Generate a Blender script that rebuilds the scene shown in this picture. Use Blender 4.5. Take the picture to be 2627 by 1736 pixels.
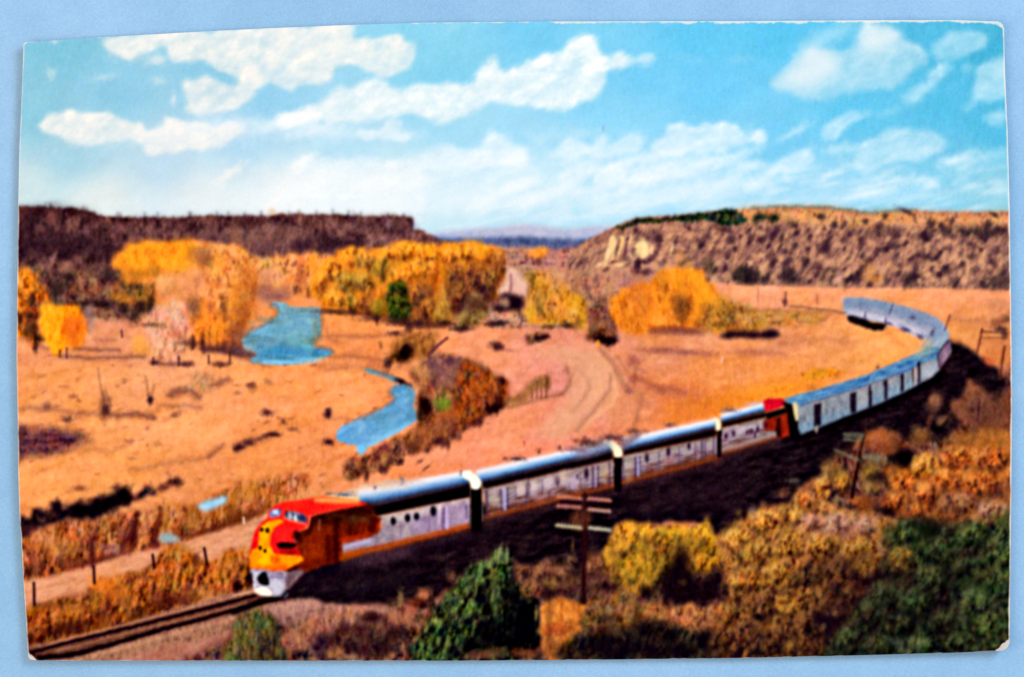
import bpy, math, random
import numpy as np

# ------------------------------------------------------------------ camera, light, exposure
S = 0.14594 / 2627.0                       # metres per photograph pixel: the card is 14 cm wide
def PX(x): return (x - 1313.5) * S
def PY(y): return (868.0 - y) * S
scene = bpy.context.scene
for o in list(bpy.data.objects): bpy.data.objects.remove(o)
cam_data = bpy.data.cameras.new('camera'); cam = bpy.data.objects.new('camera', cam_data)
scene.collection.objects.link(cam); scene.camera = cam
cam.location = (0, 0, 0.34); cam_data.sensor_width = 36; cam_data.lens = 36 * 0.3393 / 0.14594
cam_data.clip_start = 0.01; cam_data.clip_end = 20
world = bpy.data.worlds.new('World'); scene.world = world; world.use_nodes = True
wb = world.node_tree.nodes['Background']; wb.inputs[0].default_value = (1.0, 1.0, 0.99, 1); wb.inputs[1].default_value = 0.66
def area(name, loc, size, power, col, target=(0, 0, 0)):
    d = bpy.data.lights.new(name, 'AREA'); d.shape = 'DISK'; d.size = size; d.energy = power; d.color = col
    o = bpy.data.objects.new(name, d); scene.collection.objects.link(o); o.location = loc
    import mathutils
    o.rotation_euler = (mathutils.Vector(target) - mathutils.Vector(loc)).to_track_quat('-Z', 'Y').to_euler()
area('cool_key_light', (0.48, 0.38, 0.46), 0.34, 3.9, (0.80, 0.97, 1.12))  # cool area light added at upper right for the bluish falloff
area('warm_fill_light', (-0.40, -0.06, 0.40), 0.40, 1.35, (1.0, 0.80, 0.62))  # soft warm fill added at the left to tint that side
vs = scene.view_settings; vs.view_transform = 'Standard'; vs.look = 'None'; vs.gamma = 1; vs.exposure = 0
LIGHT = 1.18                                # white paper under these lamps renders at about this value

#PAINT-BEGIN
# ------------------------------------------------------------------ the printed picture (flat ink), painted in code
W, H, K = 1314, 868, 0.5                   # canvas cells; one cell = 2 photograph pixels
img = np.zeros((H, W, 3), np.float32); lab = np.zeros((H, W), np.int32)
PARTS = []                                 # (name, parent id or None, label)
def L(name, parent=None, text=None):
    PARTS.append((name, parent, text)); return len(PARTS)
def cr(ox, oy, s):
    return lambda *p: [(ox + p[i] / s, oy + p[i + 1] / s) for i in range(0, len(p), 2)]
A = cr(600, 1200, 3.136); BL = cr(0, 1200, 2.926); S1 = cr(0, 0, 2.614); S2 = cr(700, 0, 2.613); S3 = cr(1300, 0, 2.613); S4 = cr(1927, 0, 2.613)
M1 = cr(0, 500, 3.136); M2 = cr(600, 500, 3.136); M3 = cr(1200, 500, 3.136); M4 = cr(1900, 500, 3.136)
N1 = cr(0, 850, 3.136); N2 = cr(600, 800, 3.136); N3 = cr(1200, 900, 3.136); N4 = cr(1900, 700, 3.136)
P1 = cr(1200, 1150, 2.676); P2 = cr(1900, 1150, 2.676); Z = cr(0, 0, 1.0)

def hsh(ix, iy, seed):
    n = (ix * 374761393 + iy * 668265263 + seed * 974634777) & 0x7fffffff
    n = ((n ^ (n >> 13)) * 1274126177) & 0x7fffffff
    n = n ^ (n >> 16)
    return (n & 0xffff).astype(np.float32) / 65535.0
def vn(x, y, seed):
    xi = np.floor(x).astype(np.int64); yi = np.floor(y).astype(np.int64)
    fx = (x - xi).astype(np.float32); fy = (y - yi).astype(np.float32)
    fx = fx * fx * (3 - 2 * fx); fy = fy * fy * (3 - 2 * fy)
    a = hsh(xi, yi, seed); b = hsh(xi + 1, yi, seed); c = hsh(xi, yi + 1, seed); d = hsh(xi + 1, yi + 1, seed)
    return (a * (1 - fx) + b * fx) * (1 - fy) + (c * (1 - fx) + d * fx) * fy
def fbm(X, Y, sx, sy, ang=0, seed=0, octv=3, gain=0.6):
    """noise about -1..1; sx, sy = feature size in photograph pixels, ang turns the long axis (degrees)"""
    c, s = math.cos(math.radians(ang)), math.sin(math.radians(ang))
    u = (X * c + Y * s) / sx; v = (-X * s + Y * c) / sy
    r = 0; a = 1; tot = 0
    for o in range(octv):
        r = r + a * (vn(u + 17.3 * o, v + 9.1 * o, seed + o * 31) * 2 - 1); tot += a * a; a *= gain; u = u * 2; v = v * 2
    return r / math.sqrt(tot)
def box1(a, r, ax):
    r = int(r)
    if r < 1: return a
    p = [(0, 0)] * a.ndim; p[ax] = (r + 1, r)
    c = np.cumsum(np.pad(a, p, mode='edge'), axis=ax, dtype=np.float64)
    n = a.shape[ax]
    hi = np.take(c, range(2 * r + 1, 2 * r + 1 + n), axis=ax); lo = np.take(c, range(0, n), axis=ax)
    return ((hi - lo) / (2 * r + 1)).astype(np.float32)
def blur(a, s):
    """gaussian-like blur, s in cells"""
    if s < 0.3: return a
    if s < 1.6:
        k = np.exp(-0.5 * (np.arange(-4, 5) / s) ** 2); k /= k.sum()
        for ax in (0, 1):
            p = [(0, 0)] * a.ndim; p[ax] = (4, 4); q = np.pad(a, p, mode='edge'); n = a.shape[ax]
            r = 0
            for i, w in enumerate(k):
                sl = [slice(None)] * a.ndim; sl[ax] = slice(i, i + n); r = r + w * q[tuple(sl)]
            a = r
        return a.astype(np.float32)
    r = max(1, round(s * 1.0))
    for _ in range(3): a = box1(box1(a, r, 0), r, 1)
    return a
def smooth(pts, n=4):
    P = np.array(pts, float); N = len(P); out = []
    for i in range(N):
        p0, p1, p2, p3 = P[i - 1], P[i], P[(i + 1) % N], P[(i + 2) % N]
        for t in np.arange(n) / n:
            out.append(0.5 * (2 * p1 + (p2 - p0) * t + (2 * p0 - 5 * p1 + 4 * p2 - p3) * t * t + (3 * p1 - p0 - 3 * p2 + p3) * t ** 3))
    return np.array(out)
SEED = [10]
def nseed():
    SEED[0] += 1; return SEED[0] * 7
def region(x0, y0, x1, y1, m):
    i0 = max(0, int((x0 - m) * K)); i1 = min(W, int((x1 + m) * K) + 1); j0 = max(0, int((y0 - m) * K)); j1 = min(H, int((y1 + m) * K) + 1)
    if i1 <= i0 or j1 <= j0: return None
    Y, X = np.mgrid[j0:j1, i0:i1].astype(np.float32)
    return (slice(j0, j1), slice(i0, i1)), (X + .5) / K, (Y + .5) / K
def pmask(pts, soft=3, rough=0, rs=14, sm=True, ry=None):
    P = smooth(pts) if sm else np.array(pts, float)
    r = region(P[:, 0].min(), P[:, 1].min(), P[:, 0].max(), P[:, 1].max(), soft * 2 + rough * 1.5 + 4)
    if r is None: return None
    sl, X, Y = r; Xw, Yw = X, Y
    if rough:
        s = nseed(); Xw = X + rough * fbm(X, Y, rs, rs, 0, s, 3, .7); Yw = Y + (ry or rough) * fbm(X, Y, rs, rs, 0, s + 3, 3, .7)
    ins = np.zeros(X.shape, bool); N = len(P)
    for i in range(N):
        xa, ya = P[i]; xb, yb = P[(i + 1) % N]
        if ya == yb: continue
        lo, hi = min(ya, yb), max(ya, yb)
        ins ^= ((ya > Yw) != (yb > Yw)) & (Xw < (xb - xa) * (Yw - ya) / (yb - ya) + xa)
    return sl, X, Y, blur(ins.astype(np.float32), soft * K)
def ramp(pal, t):  # colours dark to light
    c = np.array(pal, np.float32) / 255.0
    if len(c) == 1: return np.broadcast_to(c[0], t.shape + (3,))
    t = np.clip(t, 0, 1) * (len(c) - 1); i = np.minimum(t.astype(int), len(c) - 2); f = (t - i)[..., None]
    return c[i] * (1 - f) + c[i + 1] * f
def put(sl, m, col, lid=None, thr=0.5):
    img[sl] = img[sl] * (1 - m[..., None]) + col * m[..., None]
    if lid is not None: lab[sl] = np.where(m > thr, lid, lab[sl])
def F(pts, pal, lid=None, n=(14, 20, 0), con=0.35, b=(0, 0), soft=3, rough=0, rs=14, al=1, sm=True, base=0.5, fine=0.25, ry=None, thr=0.5, gaps=None):
    """fill a shape with mottled ink: pal dark to light, b = lighter towards (left, top)"""
    r = pmask(pts, soft, rough, rs, sm, ry)
    if r is None: return
    sl, X, Y, m = r; t = np.full(X.shape, base, np.float32)
    if con:
        s = nseed(); t = t + con * fbm(X, Y, n[0], n[1], n[2], s, 3, .65)
        if fine: t = t + con * fine * fbm(X, Y, 4, 8, n[2], s + 5, 2)
    if b != (0, 0):
        xs = [p[0] for p in pts]; ys = [p[1] for p in pts]
        t = t - b[0] * ((X - min(xs)) / (max(xs) - min(xs)) - .5) * 2 - b[1] * ((Y - min(ys)) / (max(ys) - min(ys)) - .5) * 2
    c = ramp(pal, t)
    if con >= .37 and len(pal) > 2:           # leaves, twigs and gaps: reds and greens drift, small dark holes
        s = nseed(); h1 = fbm(X, Y, 17, 20, 0, s, 2); h2 = fbm(X, Y, 8, 15, n[2], s + 9, 2); h3 = fbm(X, Y, 30, 26, 0, s + 13, 2)
        c = c + h1[..., None] * np.array((.035, -.012, -.045), np.float32) + h3[..., None] * np.array((.03, -.02, .02), np.float32)
        hole = np.clip((h2 - .30) * 2.2, 0, 1) * (.55 if gaps is None else gaps)
        c = c * (1 - hole[..., None] * np.array((.52, .62, .55), np.float32))
        glint = np.clip((-h2 - .42) * 2.2, 0, 1) * .5; c = c + glint[..., None] * np.array((.10, .075, .05), np.float32)
    put(sl, m * al, c, lid, thr * al)
def D(f, x, y, rx, ry, col, al=1, ang=0, lid=None, pw=2.7, rough=0.4):
    """a soft dab: centre in crop coordinates, radii in photograph pixels"""
    (cx, cy), = f(x, y); rx *= 1.12; ry *= 1.12; R = max(rx, ry) * 1.7
    r = region(cx - R, cy - R, cx + R, cy + R, 2)
    if r is None: return
    sl, X, Y = r; c, s = math.cos(math.radians(ang)), math.sin(math.radians(ang))
    dx, dy = X - cx, Y - cy; u = (dx * c + dy * s) / rx; v = (-dx * s + dy * c) / ry
    d = u * u + v * v
    if rough: d = d * np.maximum(.45, 1 + rough * 1.6 * fbm(X, Y, max(5, min(rx, ry)), max(5, min(rx, ry)), 0, nseed(), 2))
    m = np.exp(-np.maximum(d, 0) ** (pw / 2) * 1.0) * al
    put(sl, m, np.array(col, np.float32) / 255, lid, 0.45 * al)
def T(pts, w, col, al=1, soft=1.2, lid=None, rough=0, rs=20):
    """a stroke along a polyline; w full width in photograph pixels, may be (start, end)"""
    P = np.array(pts, float); w0, w1 = w if isinstance(w, tuple) else (w, w)
    r = region(P[:, 0].min(), P[:, 1].min(), P[:, 0].max(), P[:, 1].max(), max(w0, w1) + soft * 3 + rough + 3)
    if r is None: return
    sl, X, Y = r
    if rough:
        s = nseed(); Xw = X + rough * fbm(X, Y, rs, rs, 0, s, 2); Yw = Y + rough * fbm(X, Y, rs, rs, 0, s + 3, 2)
    else: Xw, Yw = X, Y
    best = np.full(X.shape, -1e9, np.float32); n = len(P) - 1
    for i in range(n):
        a, bb = P[i], P[i + 1]; d = bb - a; l2 = max(1e-6, (d ** 2).sum())
        t = np.clip(((Xw - a[0]) * d[0] + (Yw - a[1]) * d[1]) / l2, 0, 1)
        dist = np.hypot(Xw - a[0] - t * d[0], Yw - a[1] - t * d[1]); wd = w0 + (w1 - w0) * (i + t) / n
        best = np.maximum(best, wd / 2 - dist)
    m = 1 / (1 + np.exp(-np.clip(best / max(.4, soft * .6), -30, 30))); put(sl, m * al, np.array(col, np.float32) / 255, lid, 0.5 * al)
def idw(sl, X, Y, pts, p=1.6):
    """smooth colour field through hand-picked colours (x, y, r, g, b), worked out coarsely"""
    st = 8; Xs, Ys = X[::st, ::st], Y[::st, ::st]; num = 0; den = 0
    for x, y, r, g, b in pts:
        w = 1 / (((Xs - x) ** 2 + 1.6 * (Ys - y) ** 2 + 900) ** p); num = num + w[..., None] * np.array((r, g, b), np.float32); den = den + w
    c = num / den[..., None] / 255
    h, w_ = X.shape; yy = np.linspace(0, (h - 1) / st, h); xx = np.linspace(0, (w_ - 1) / st, w_)
    yi = np.minimum(yy.astype(int), c.shape[0] - 2); xi = np.minimum(xx.astype(int), c.shape[1] - 2)
    fy = np.clip(yy - yi, 0, 1)[:, None, None]; fx = np.clip(xx - xi, 0, 1)[None, :, None]
    return ((c[yi][:, xi] * (1 - fx) + c[yi][:, xi + 1] * fx) * (1 - fy) + (c[yi + 1][:, xi] * (1 - fx) + c[yi + 1][:, xi + 1] * fx) * fy).astype(np.float32)

# ---- sky
SKY = L('printed_sky', None, 'printed turquoise autumn sky, paler towards the horizon')
sl, X, Y = region(0, 0, 2627, 660, 0)
c = idw(sl, X, Y, [(150, 130, 128, 196, 220), (90, 300, 140, 200, 222), (300, 230, 143, 202, 228), (60, 480, 206, 226, 230), (260, 520, 226, 234, 232), (520, 500, 222, 232, 236),
    (420, 420, 190, 218, 235), (180, 400, 165, 208, 226), (700, 270, 150, 208, 236), (560, 190, 140, 200, 226), (600, 340, 175, 214, 238), (880, 380, 176, 220, 240), (750, 500, 236, 240, 240), (1000, 520, 226, 236, 240),
    (1120, 130, 138, 210, 236), (1150, 190, 132, 207, 236), (1380, 90, 118, 202, 238), (1250, 310, 165, 218, 240), (1300, 340, 160, 216, 242), (1150, 560, 200, 230, 242), (1350, 540, 184, 224, 242),
    (1550, 570, 180, 224, 242), (1500, 90, 126, 206, 238), (1650, 200, 118, 204, 242), (1600, 290, 140, 212, 244), (1800, 100, 98, 198, 238), (1830, 240, 112, 202, 242), (1900, 330, 128, 206, 240), (1730, 420, 160, 216, 242),
    (2000, 80, 92, 196, 236), (2000, 330, 120, 204, 240), (2150, 500, 150, 212, 240), (1800, 500, 172, 220, 242), (2350, 90, 82, 184, 220), (2550, 140, 72, 178, 214), (2430, 280, 88, 190, 226), (2200, 270, 98, 196, 232), (2450, 400, 112, 196, 228), (2540, 340, 84, 186, 222), (2550, 500, 146, 206, 224), (2350, 520, 150, 212, 238)], 1.5)
c = c + 0.012 * fbm(X, Y, 60, 30, -20, 3)[..., None]
img[sl] = c; lab[sl] = SKY
def cloud(pts, col, al=0.92, soft=10, rough=13, rs=30, body=0.2, text=None):
    soft *= 1.15; rough *= 1.15; al = min(1, al * 1.04)
    lid = L('printed_cloud', SKY, text)
    r = pmask(pts, soft, rough, rs); sl, X, Y, m = r; s = nseed()
    t = fbm(X, Y, 44, 26, -25, s, 4, .7); w = fbm(X, Y, 22, 12, -30, s + 40, 3, .8)
    m = np.clip((m - .5) * 1.35 + .60 + .13 * w * (1 - .8 * m) + .12 * t * (1 - .4 * m), 0, 1) * np.clip(m * 5, 0, 1); m = m * m * (3 - 2 * m)
    ys = [p[1] for p in pts]; fade = 1 - 0.22 * np.clip((Y - min(ys)) / (max(ys) - min(ys)), 0, 1) ** 2
    mm = np.clip(m * al * (1 - body + body * t) * fade, 0, 1)
    cc = np.array(col, np.float32) / 255 + 0.013 * (t * 1.4 + w * .6)[..., None] * np.array((1.2, 1, .7), np.float32)
    put(sl, mm, cc, None); lab[sl] = np.where((m > 0.5), lid, lab[sl])
W1, W2, W3, W4 = (253, 244, 236), (255, 250, 246), (246, 248, 250), (236, 244, 248)
cloud(Z(272,95,540,78,800,64,903,62,906,88,914,103,960,94,1002,82,1029,92,1040,112,1060,98,1067,130,1056,165,1014,186,976,196,940,186,914,166,868,173,826,207,757,223,700,219,668,216,640,205,597,199,574,180,535,168,478,153,440,141,421,117,400,118,382,128,333,143,287,134), W1, .95, 7, text='printed broad cream cloud along the top edge')
cloud(S1(265,860,330,810,400,745,480,725,530,760,580,790,640,775,730,770,820,790,900,820,955,850,940,910,840,950,700,965,560,940,420,910,300,890), W1, .95, 7)
cloud(S1(970,930,1000,880,1100,820,1200,805,1290,825,1420,840,1530,835,1640,870,1660,910,1500,970,1300,1000,1080,1030,990,1010,965,980), W1, .95, 7)
cloud(S1(1235,570,1370,530,1440,560,1550,575,1600,520,1660,430,1780,500,1720,600,1640,670,1540,740,1400,780,1300,785,1245,740,1255,650), W1, .93, 8)
cloud(S1(1640,860,1850,790,2000,740,2120,730,2120,820,1900,845,1700,870), W2, .75, 8, 8)
e1 = S2(0,830,100,760,230,725,300,710,380,640,460,600,560,590,620,550,700,535,790,580,850,600,930,560,990,565,1080,580,1200,560,1310,580,1370,510,1400,430,1490,385,1520,410,1520,480,1560,490,1640,455,1660,500,1720,430,1829,340)
e2 = S3(150+100,370,390,350,400,280,590,235,610,290,650,400,760,345,860,380,990,370,930,430,800,440,700,460,650,490,660,560,600,620,480,680,350,735,200,700)
e3 = S2(1829-100,715,1560,690,1430,690,1330,740,1200,820,1080,810,960,770,850,760,780,800,600,810,400,815,330,780,250,800,120,830,10,850)
cloud(e1 + e2 + e3, W2, 1.0, 8, 10, text='printed long white cloud bank climbing to the right')
cloud(S2(560,890,590,865,640,880,740,850,790,790,860,820,850,880,930,910,900,960,760,930,600,945), W3, .7, 6, 8)
cloud(S3(970,1000,1050,900,1150,840,1270,820,1450,830,1570,870,1620,910,1680,860,1750,900,1720,940,1600,970,1400,1010,1150,1035,1000,1035), W3, .85, 7)
cloud(S4(130,570,250,470,310,370,390,290,480,330,600,330,690,300,740,200,790,150,900,180,1000,240,1150,330,1180,420,1100,520,900,600,600,660,400,650,280,610), (214, 231, 238), .72, 9, 14, text='printed large cloud with a bright left flank near the right corner')
F(S4(170,565,290,450,320,360,390,290,500,340,600,400,560,500,400,600,280,600), [(238, 240, 240)], None, con=0, soft=14, rough=8, rs=30, al=.75)
F(S4(720,300,740,200,790,150,900,180,1000,250,950,330,820,370), [(238, 240, 240)], None, con=0, soft=12, rough=8, rs=30, al=.7)
cloud(S4(1210,370,1320,210,1480,220,1600,290,1500,340,1400,380,1300,375), W4, .55, 8, 10)
cloud(S4(1560,450,1640,410,1730,400,1730,620,1530,670,1500,590), W4, .62, 9, 10)
cloud(S4(1540,790,1640,760,1730,760,1730,830,1620,840), W4, .45, 8, 8)
cloud(S4(470,930,500,850,620,765,780,750,860,760,700,810,600,870,540,950), W3, .6, 7, 8)
cloud(S4(700,1070,740,990,850,930,900,880,980,880,1100,890,1230,900,1320,990,1250,1010,1100,1060,950,1100,800,1150,710,1130), W4, .66, 9, 12)
cloud(S4(1160,560,1220,470,1290,430,1370,420,1330,500,1250,590,1150,650,1000,690,960,670,1100,600), W4, .6, 8, 10)
cloud(S4(80,1180,200,1080,300,1030,420,1030,400,1090,250,1150), W3, .6, 7, 8)
cloud(S2(1010,1060,1080,1000,1200,960,1260,1000,1350,980,1480,905,1530,950,1600,960,1700,990,1690,1080,1540,1110,1300,1140,1080,1140), W3, .8, 8, 12)
cloud(S3(330,1010,400,930,500,930,570,990,700,890,670,970,760,950,830,900,940,930,900,990,780,1040,600,1050,400,1060), W3, .7, 7, 10)
cloud(S3(580,1200,650,1130,760,1110,790,1180,730,1240,600,1250), W3, .7, 7, 8)
cloud(S2(240,1240,400,1110,600,1090,800,1110,1000,1120,1000,1200,820,1260,500,1300,260,1300), W2, .6, 14, 14, 50)
for f, x, y, rx, ry, a_, al in [(S1,1060,400,22,12,0,.6),(S1,870,370,40,12,0,.4),(S1,345,490,12,14,0,.35),(S1,690,520,28,7,-10,.3),(S1,1060,540,14,10,20,.35),(S1,1165,670,6,14,0,.5),(S1,1540,1165,34,10,-35,.7),(S1,2030,1080,30,9,-30,.75),(S1,1860,1330,40,11,-50,.6),(S1,370,285,8,6,0,.5),
    (S2,195,1085,28,10,-25,.8),(S2,790,1105,17,8,-10,.8),(S2,300,870,50,14,-8,.5),(S2,1220,110+60,35,10,-40,.15),(S2,900,905,30,12,0,.35),(S2,1440,1240,50,16,-20,.4),(S2,1650,1240,45,16,-20,.5),(S2,990,1340,12,18,0,.5),(S2,1450,1320,50,14,-30,.45),(S2,1720,1350,36,14,-20,.45),(S2,80,1320,50,18,-30,.6),(S2,500,1380,120,24,0,.4),
    (S3,60,1250,50,15,-20,.5),(S3,60,1070,40,20,-10,.5),(S3,440,1220,45,12,-35,.6),(S3,300,1290,60,10,-10,.4),(S3,910,1180,34,18,-20,.5),(S3,620,1340,28,24,-40,.35),(S3,160,1350,50,14,-20,.4),(S3,1100,1110,110,13,-8,.4),(S3,1350,1090,80,10,-16,.55),(S3,1640,1110,32,14,0,.45),(S3,1000,1330,120,22,-10,.3),(S3,1350,1260,110,18,-8,.28),(S3,1640,1250,26,10,-10,.4),(S3,1790,1150,40,10,-25,.5),(S3,1560,400,30,10,0,.14),(S3,1250,400,40,12,10,.1),
    (S4,40,920,22,14,40,.5),(S4,320,870,28,8,-30,.4),(S4,230,920,30,7,-25,.3),(S4,500,1180,13,10,-20,.45),(S4,30,1240,25,12,0,.4),(S4,120,1260,18,22,20,.3),(S4,830,1290,36,6,-15,.4),(S4,720,1310,50,9,-8,.3),(S4,1010,1210,36,11,-10,.4),(S4,1180,1210,24,10,0,.35),(S4,1330,1080,22,9,-10,.4),(S4,1500,1140,80,14,-12,.25),(S4,1600,1040,80,12,-14,.32),(S4,1120,1320,60,9,-6,.3),(S4,1640,1290,50,8,0,.25),(S4,1450,460,18,14,0,.25),(S4,550,230,60,18,-20,.35),(S4,780,160,10,12,0,.5),(S4,1260,450,6,9,-30,.5),(S4,1480,700,28,9,-40,.25),(S4,250,1350,150,12,-5,.2),(S4,930,750,30,9,-20,.2)]:
    D(f, x, y, rx, ry, W1 if f is S1 else W3, al, a_, None, 2.2, .5)
sl, X, Y = region(0, 380, 2627, 600, 0)     # faint mackerel ripples low in the sky
t = np.clip(fbm(X, Y, 70, 15, -14, 77, 3) * 1.1, 0, 1) * np.clip((Y - 400) / 60, 0, 1) * np.clip((X - 700) / 300, 0, 1) * 0.42
put(sl, t.astype(np.float32), np.array((238, 243, 246), np.float32) / 255)

for x, y, rx, ry, al in [(560,318,110,16,.4),(700,330,120,20,.35),(860,345,110,18,.3),(420,360,160,16,.2),(1480,345,120,16,.25),(1660,400,150,20,.28),(900,470,330,46,.45),(1250,430,300,40,.28),(1120,520,300,34,.35),(1700,470,360,44,.22),(620,520,240,30,.35),(1500,520,300,30,.22),(2050,500,340,34,.16)]:
    D(Z, x, y, rx, ry, (246, 248, 250), al, -3, None, 2, .7)
rr0 = np.random.RandomState(8)
for i in range(95):                          # small soft puffs in the hazy bank
    x = rr0.uniform(760, 2500); y = rr0.uniform(400, 520) - (x - 760) * .015
    D(Z, x, y, rr0.uniform(14, 46), rr0.uniform(6, 13), (250, 250, 250), rr0.uniform(.15, .42), rr0.uniform(-28, -4), None, 2.2, .6)
# ---- valley floor and everything beyond it
GROUND = L('printed_valley_floor', None, 'printed tan and pink autumn valley floor')
sl, X, Y = region(0, 600, 2627, 1736, 0)
c = idw(sl, X, Y, [(100, 900, 214, 146, 98), (300, 830, 214, 150, 110), (150, 980, 226, 158, 96), (400, 930, 222, 160, 110), (250, 1150, 226, 158, 98), (500, 1080, 228, 160, 102), (700, 1000, 232, 160, 102), (850, 1000, 234, 160, 100),
    (750, 1120, 216, 142, 84), (600, 1200, 218, 146, 88), (300, 1200, 230, 160, 92), (120, 1240, 230, 160, 96), (350, 1270, 214, 148, 92), (620, 1260, 212, 140, 76), (500, 1300, 206, 138, 84), (900, 850, 228, 152, 88), (1000, 830, 222, 150, 92), (960, 890, 216, 138, 80), (1050, 920, 222, 150, 100),
    (1250, 880, 220, 150, 108), (1400, 900, 214, 146, 116), (1450, 960, 214, 144, 122), (1500, 1050, 216, 144, 124), (1450, 1120, 222, 146, 116), (1300, 1100, 222, 150, 110), (1250, 1180, 226, 148, 110), (1100, 1160, 228, 154, 112), (1050, 1230, 224, 146, 96), (1380, 1180, 228, 146, 112), (1580, 1050, 206, 138, 96), (1620, 1150, 204, 128, 84),
    (1700, 900, 206, 140, 98), (1800, 850, 214, 150, 110), (1850, 960, 214, 142, 82), (2000, 950, 222, 146, 76), (1750, 1030, 208, 124, 70), (1850, 1050, 220, 132, 56), (2000, 880, 210, 144, 96), (2150, 860, 222, 156, 94), (2250, 890, 226, 162, 96), (2300, 850, 224, 156, 92), (2100, 830, 216, 148, 96),
    (1700, 730, 220, 150, 112), (1950, 750, 228, 162, 118), (2200, 745, 226, 158, 112), (2400, 770, 228, 158, 108), (2550, 760, 226, 156, 108), (2520, 830, 212, 146, 92), (2560, 900, 190, 120, 70), (2480, 860, 210, 146, 86), (2560, 1000, 120, 70, 50),
    (1450, 690, 190, 134, 112), (1500, 750, 200, 136, 106), (1400, 640, 150, 104, 110), (100, 1480, 206, 140, 106), (400, 1420, 206, 140, 110), (250, 1460, 206, 142, 108), (600, 1340, 212, 142, 100), (100, 1420, 150, 90, 60), (150, 1560, 150, 90, 54), (300, 1670, 170, 120, 96), (700, 1600, 140, 96, 84), (450, 1640, 160, 112, 90), (1500, 1650, 80, 55, 35), (2300, 1200, 150, 84, 40), (2400, 1600, 60, 60, 40), (1000, 1620, 110, 70, 60)], 1.7)
g1 = fbm(X, Y, 90, 26, -14, 5, 4) * 0.030; g2 = fbm(X, Y, 12, 16, 0, 6, 3) * 0.026
c = c + np.array((.040, .000, .016), np.float32) + (fbm(X, Y, 26, 14, -10, 41, 3) * .022)[..., None]; c = c + (g1 + g2)[..., None] * np.array((1, 1.05, 1.1), np.float32)
c = c + (fbm(X, Y, 60, 40, 0, 8, 2) * 0.018)[..., None] * np.array((.4, 0, -1.2), np.float32)
m = np.clip((Y - 640) / 6, 0, 1); put(sl, m.astype(np.float32), c, GROUND)

HILLS = L('printed_distant_hills', None, 'printed pale lilac hills on the far horizon')
F(Z(1050,606,1110,597,1200,587,1300,579,1334,575,1380,578,1423,584,1487,584,1551,577,1640,590,1640,620,1050,622), [(150, 168, 198), (180, 180, 200), (194, 190, 206)], HILLS, con=.2, soft=4, rough=2, b=(0, .3))
PLAIN = L('printed_distant_plain', None, 'printed dark blue band of distant woods')
F(Z(1090,612,1200,611,1330,607,1420,611,1500,614,1580,608,1600,650,1400,648,1080,650), [(66, 72, 104), (92, 98, 134), (112, 112, 146)], PLAIN, con=.35, soft=4, rough=3)
BACK = L('printed_valley_meadow', None, 'printed hazy pink meadow beyond the gold trees')
F(Z(1240,640,1300,634,1400,638,1480,632,1560,625,1700,690,1760,800,1500,830,1300,840,1240,800), [(140, 96, 100), (182, 128, 108), (210, 152, 122)], BACK, (26, 12, 0), .38, soft=5, rough=5)

MESA = L('printed_mesa', None, 'printed dark purple mesa with a sheer end')
mp = Z(40,528,96,529,159,532,204,536,242,545,265,555,408,557,510,554,542,550,600,553,700,552,728,548,855,548,919,552,1015,552,1046,557,1058,563,1060,588,1080,590,1110,606,1150,624,1160,660,900,690,600,700,330,720,330,810,40,820)
F(mp, [(54, 30, 34), (94, 58, 58), (126, 84, 80), (158, 112, 100)], MESA, (16, 22, 6), .36, (-.14, -.05), 3, 3, 9, base=.45, ry=3.5, sm=False)
for f, pts, al in [(M1, (148,190,300,170,420,260,700,330,930,400,960,480,900,520,640,480,400,510,148,500), .62), (M1, (148,90,700,110,760,150,400,150,148,150), .4), (M2, (480,380,700,330,900,360,1050,380,1000,440,900,420,800,480,640,450,520,430), .6), (M2, (1000,180,1430,200,1435,260,1500,300,1250,290,1020,260), .35), (M1, (400,680,540,680,700,840,500,860,380,800), .6), (M1, (560,850,900,840,900,900,700,900), .7), (M1, (1000,200,2195,180,2195,250,1000,250), .2)]:
    F(f(*pts), [(26, 12, 26), (56, 32, 42)], None, (14, 22, 8), .5, soft=8, rough=10, rs=16, al=al)
F(M2(100,260,450,280,480,380,300,440,60,420,-200,380,-300,300), [(110, 74, 74), (160, 116, 100)], None, (9, 24, 4), .5, soft=10, rough=8, al=.5)
for f, x, y, rx, ry, c_, al, a_ in [(M1,290,590,18,12,(186,136,120),.6,0),(M1,420,540,7,20,(190,136,120),.5,20),(M1,530,600,14,18,(170,120,100),.6,0),(M1,530,700,12,16,(170,130,120),.5,30),(M1,330,270,14,12,(140,94,90),.5,0),(M1,420,170,10,22,(140,84,80),.5,10),(M1,700,300,8,14,(150,104,110),.4,0),(M1,750,640,26,12,(140,98,90),.4,0),(M1,700,620,22,14,(60,40,40),.5,0),(M1,480,700,30,18,(36,20,30),.6,20),(M2,310,140,10,9,(230,190,150),.7,0),(M2,530,190,5,12,(190,140,110),.5,0),(M2,1240,230,6,20,(170,130,140),.45,0),(M2,1290,170,5,8,(190,150,120),.5,0),(M2,960,200,5,18,(80,54,80),.5,0),(M2,1430,230,5,14,(60,34,50),.7,0)]:
    D(f, x, y, rx, ry, c_, al, a_)
for i in range(60):                          # tiny pines along the mesa rim
    x = 60 + i * 16.6 + 14 * math.sin(i * 2.3); 
    if x > 1050: break
    y = np.interp(x, [40, 160, 242, 265, 700, 855, 1046], [529, 532, 545, 556, 552, 548, 558]); h = 5 + 5 * abs(math.sin(i * 1.7))
    
    if math.sin(i * 5.1) > .35: T([(x, y - h * .8), (x, y + 6)], 6, (62, 44, 52), .45, 3, MESA)
HILL = L('printed_hillside', None, 'printed scrubby tan hillside on the right')
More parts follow.
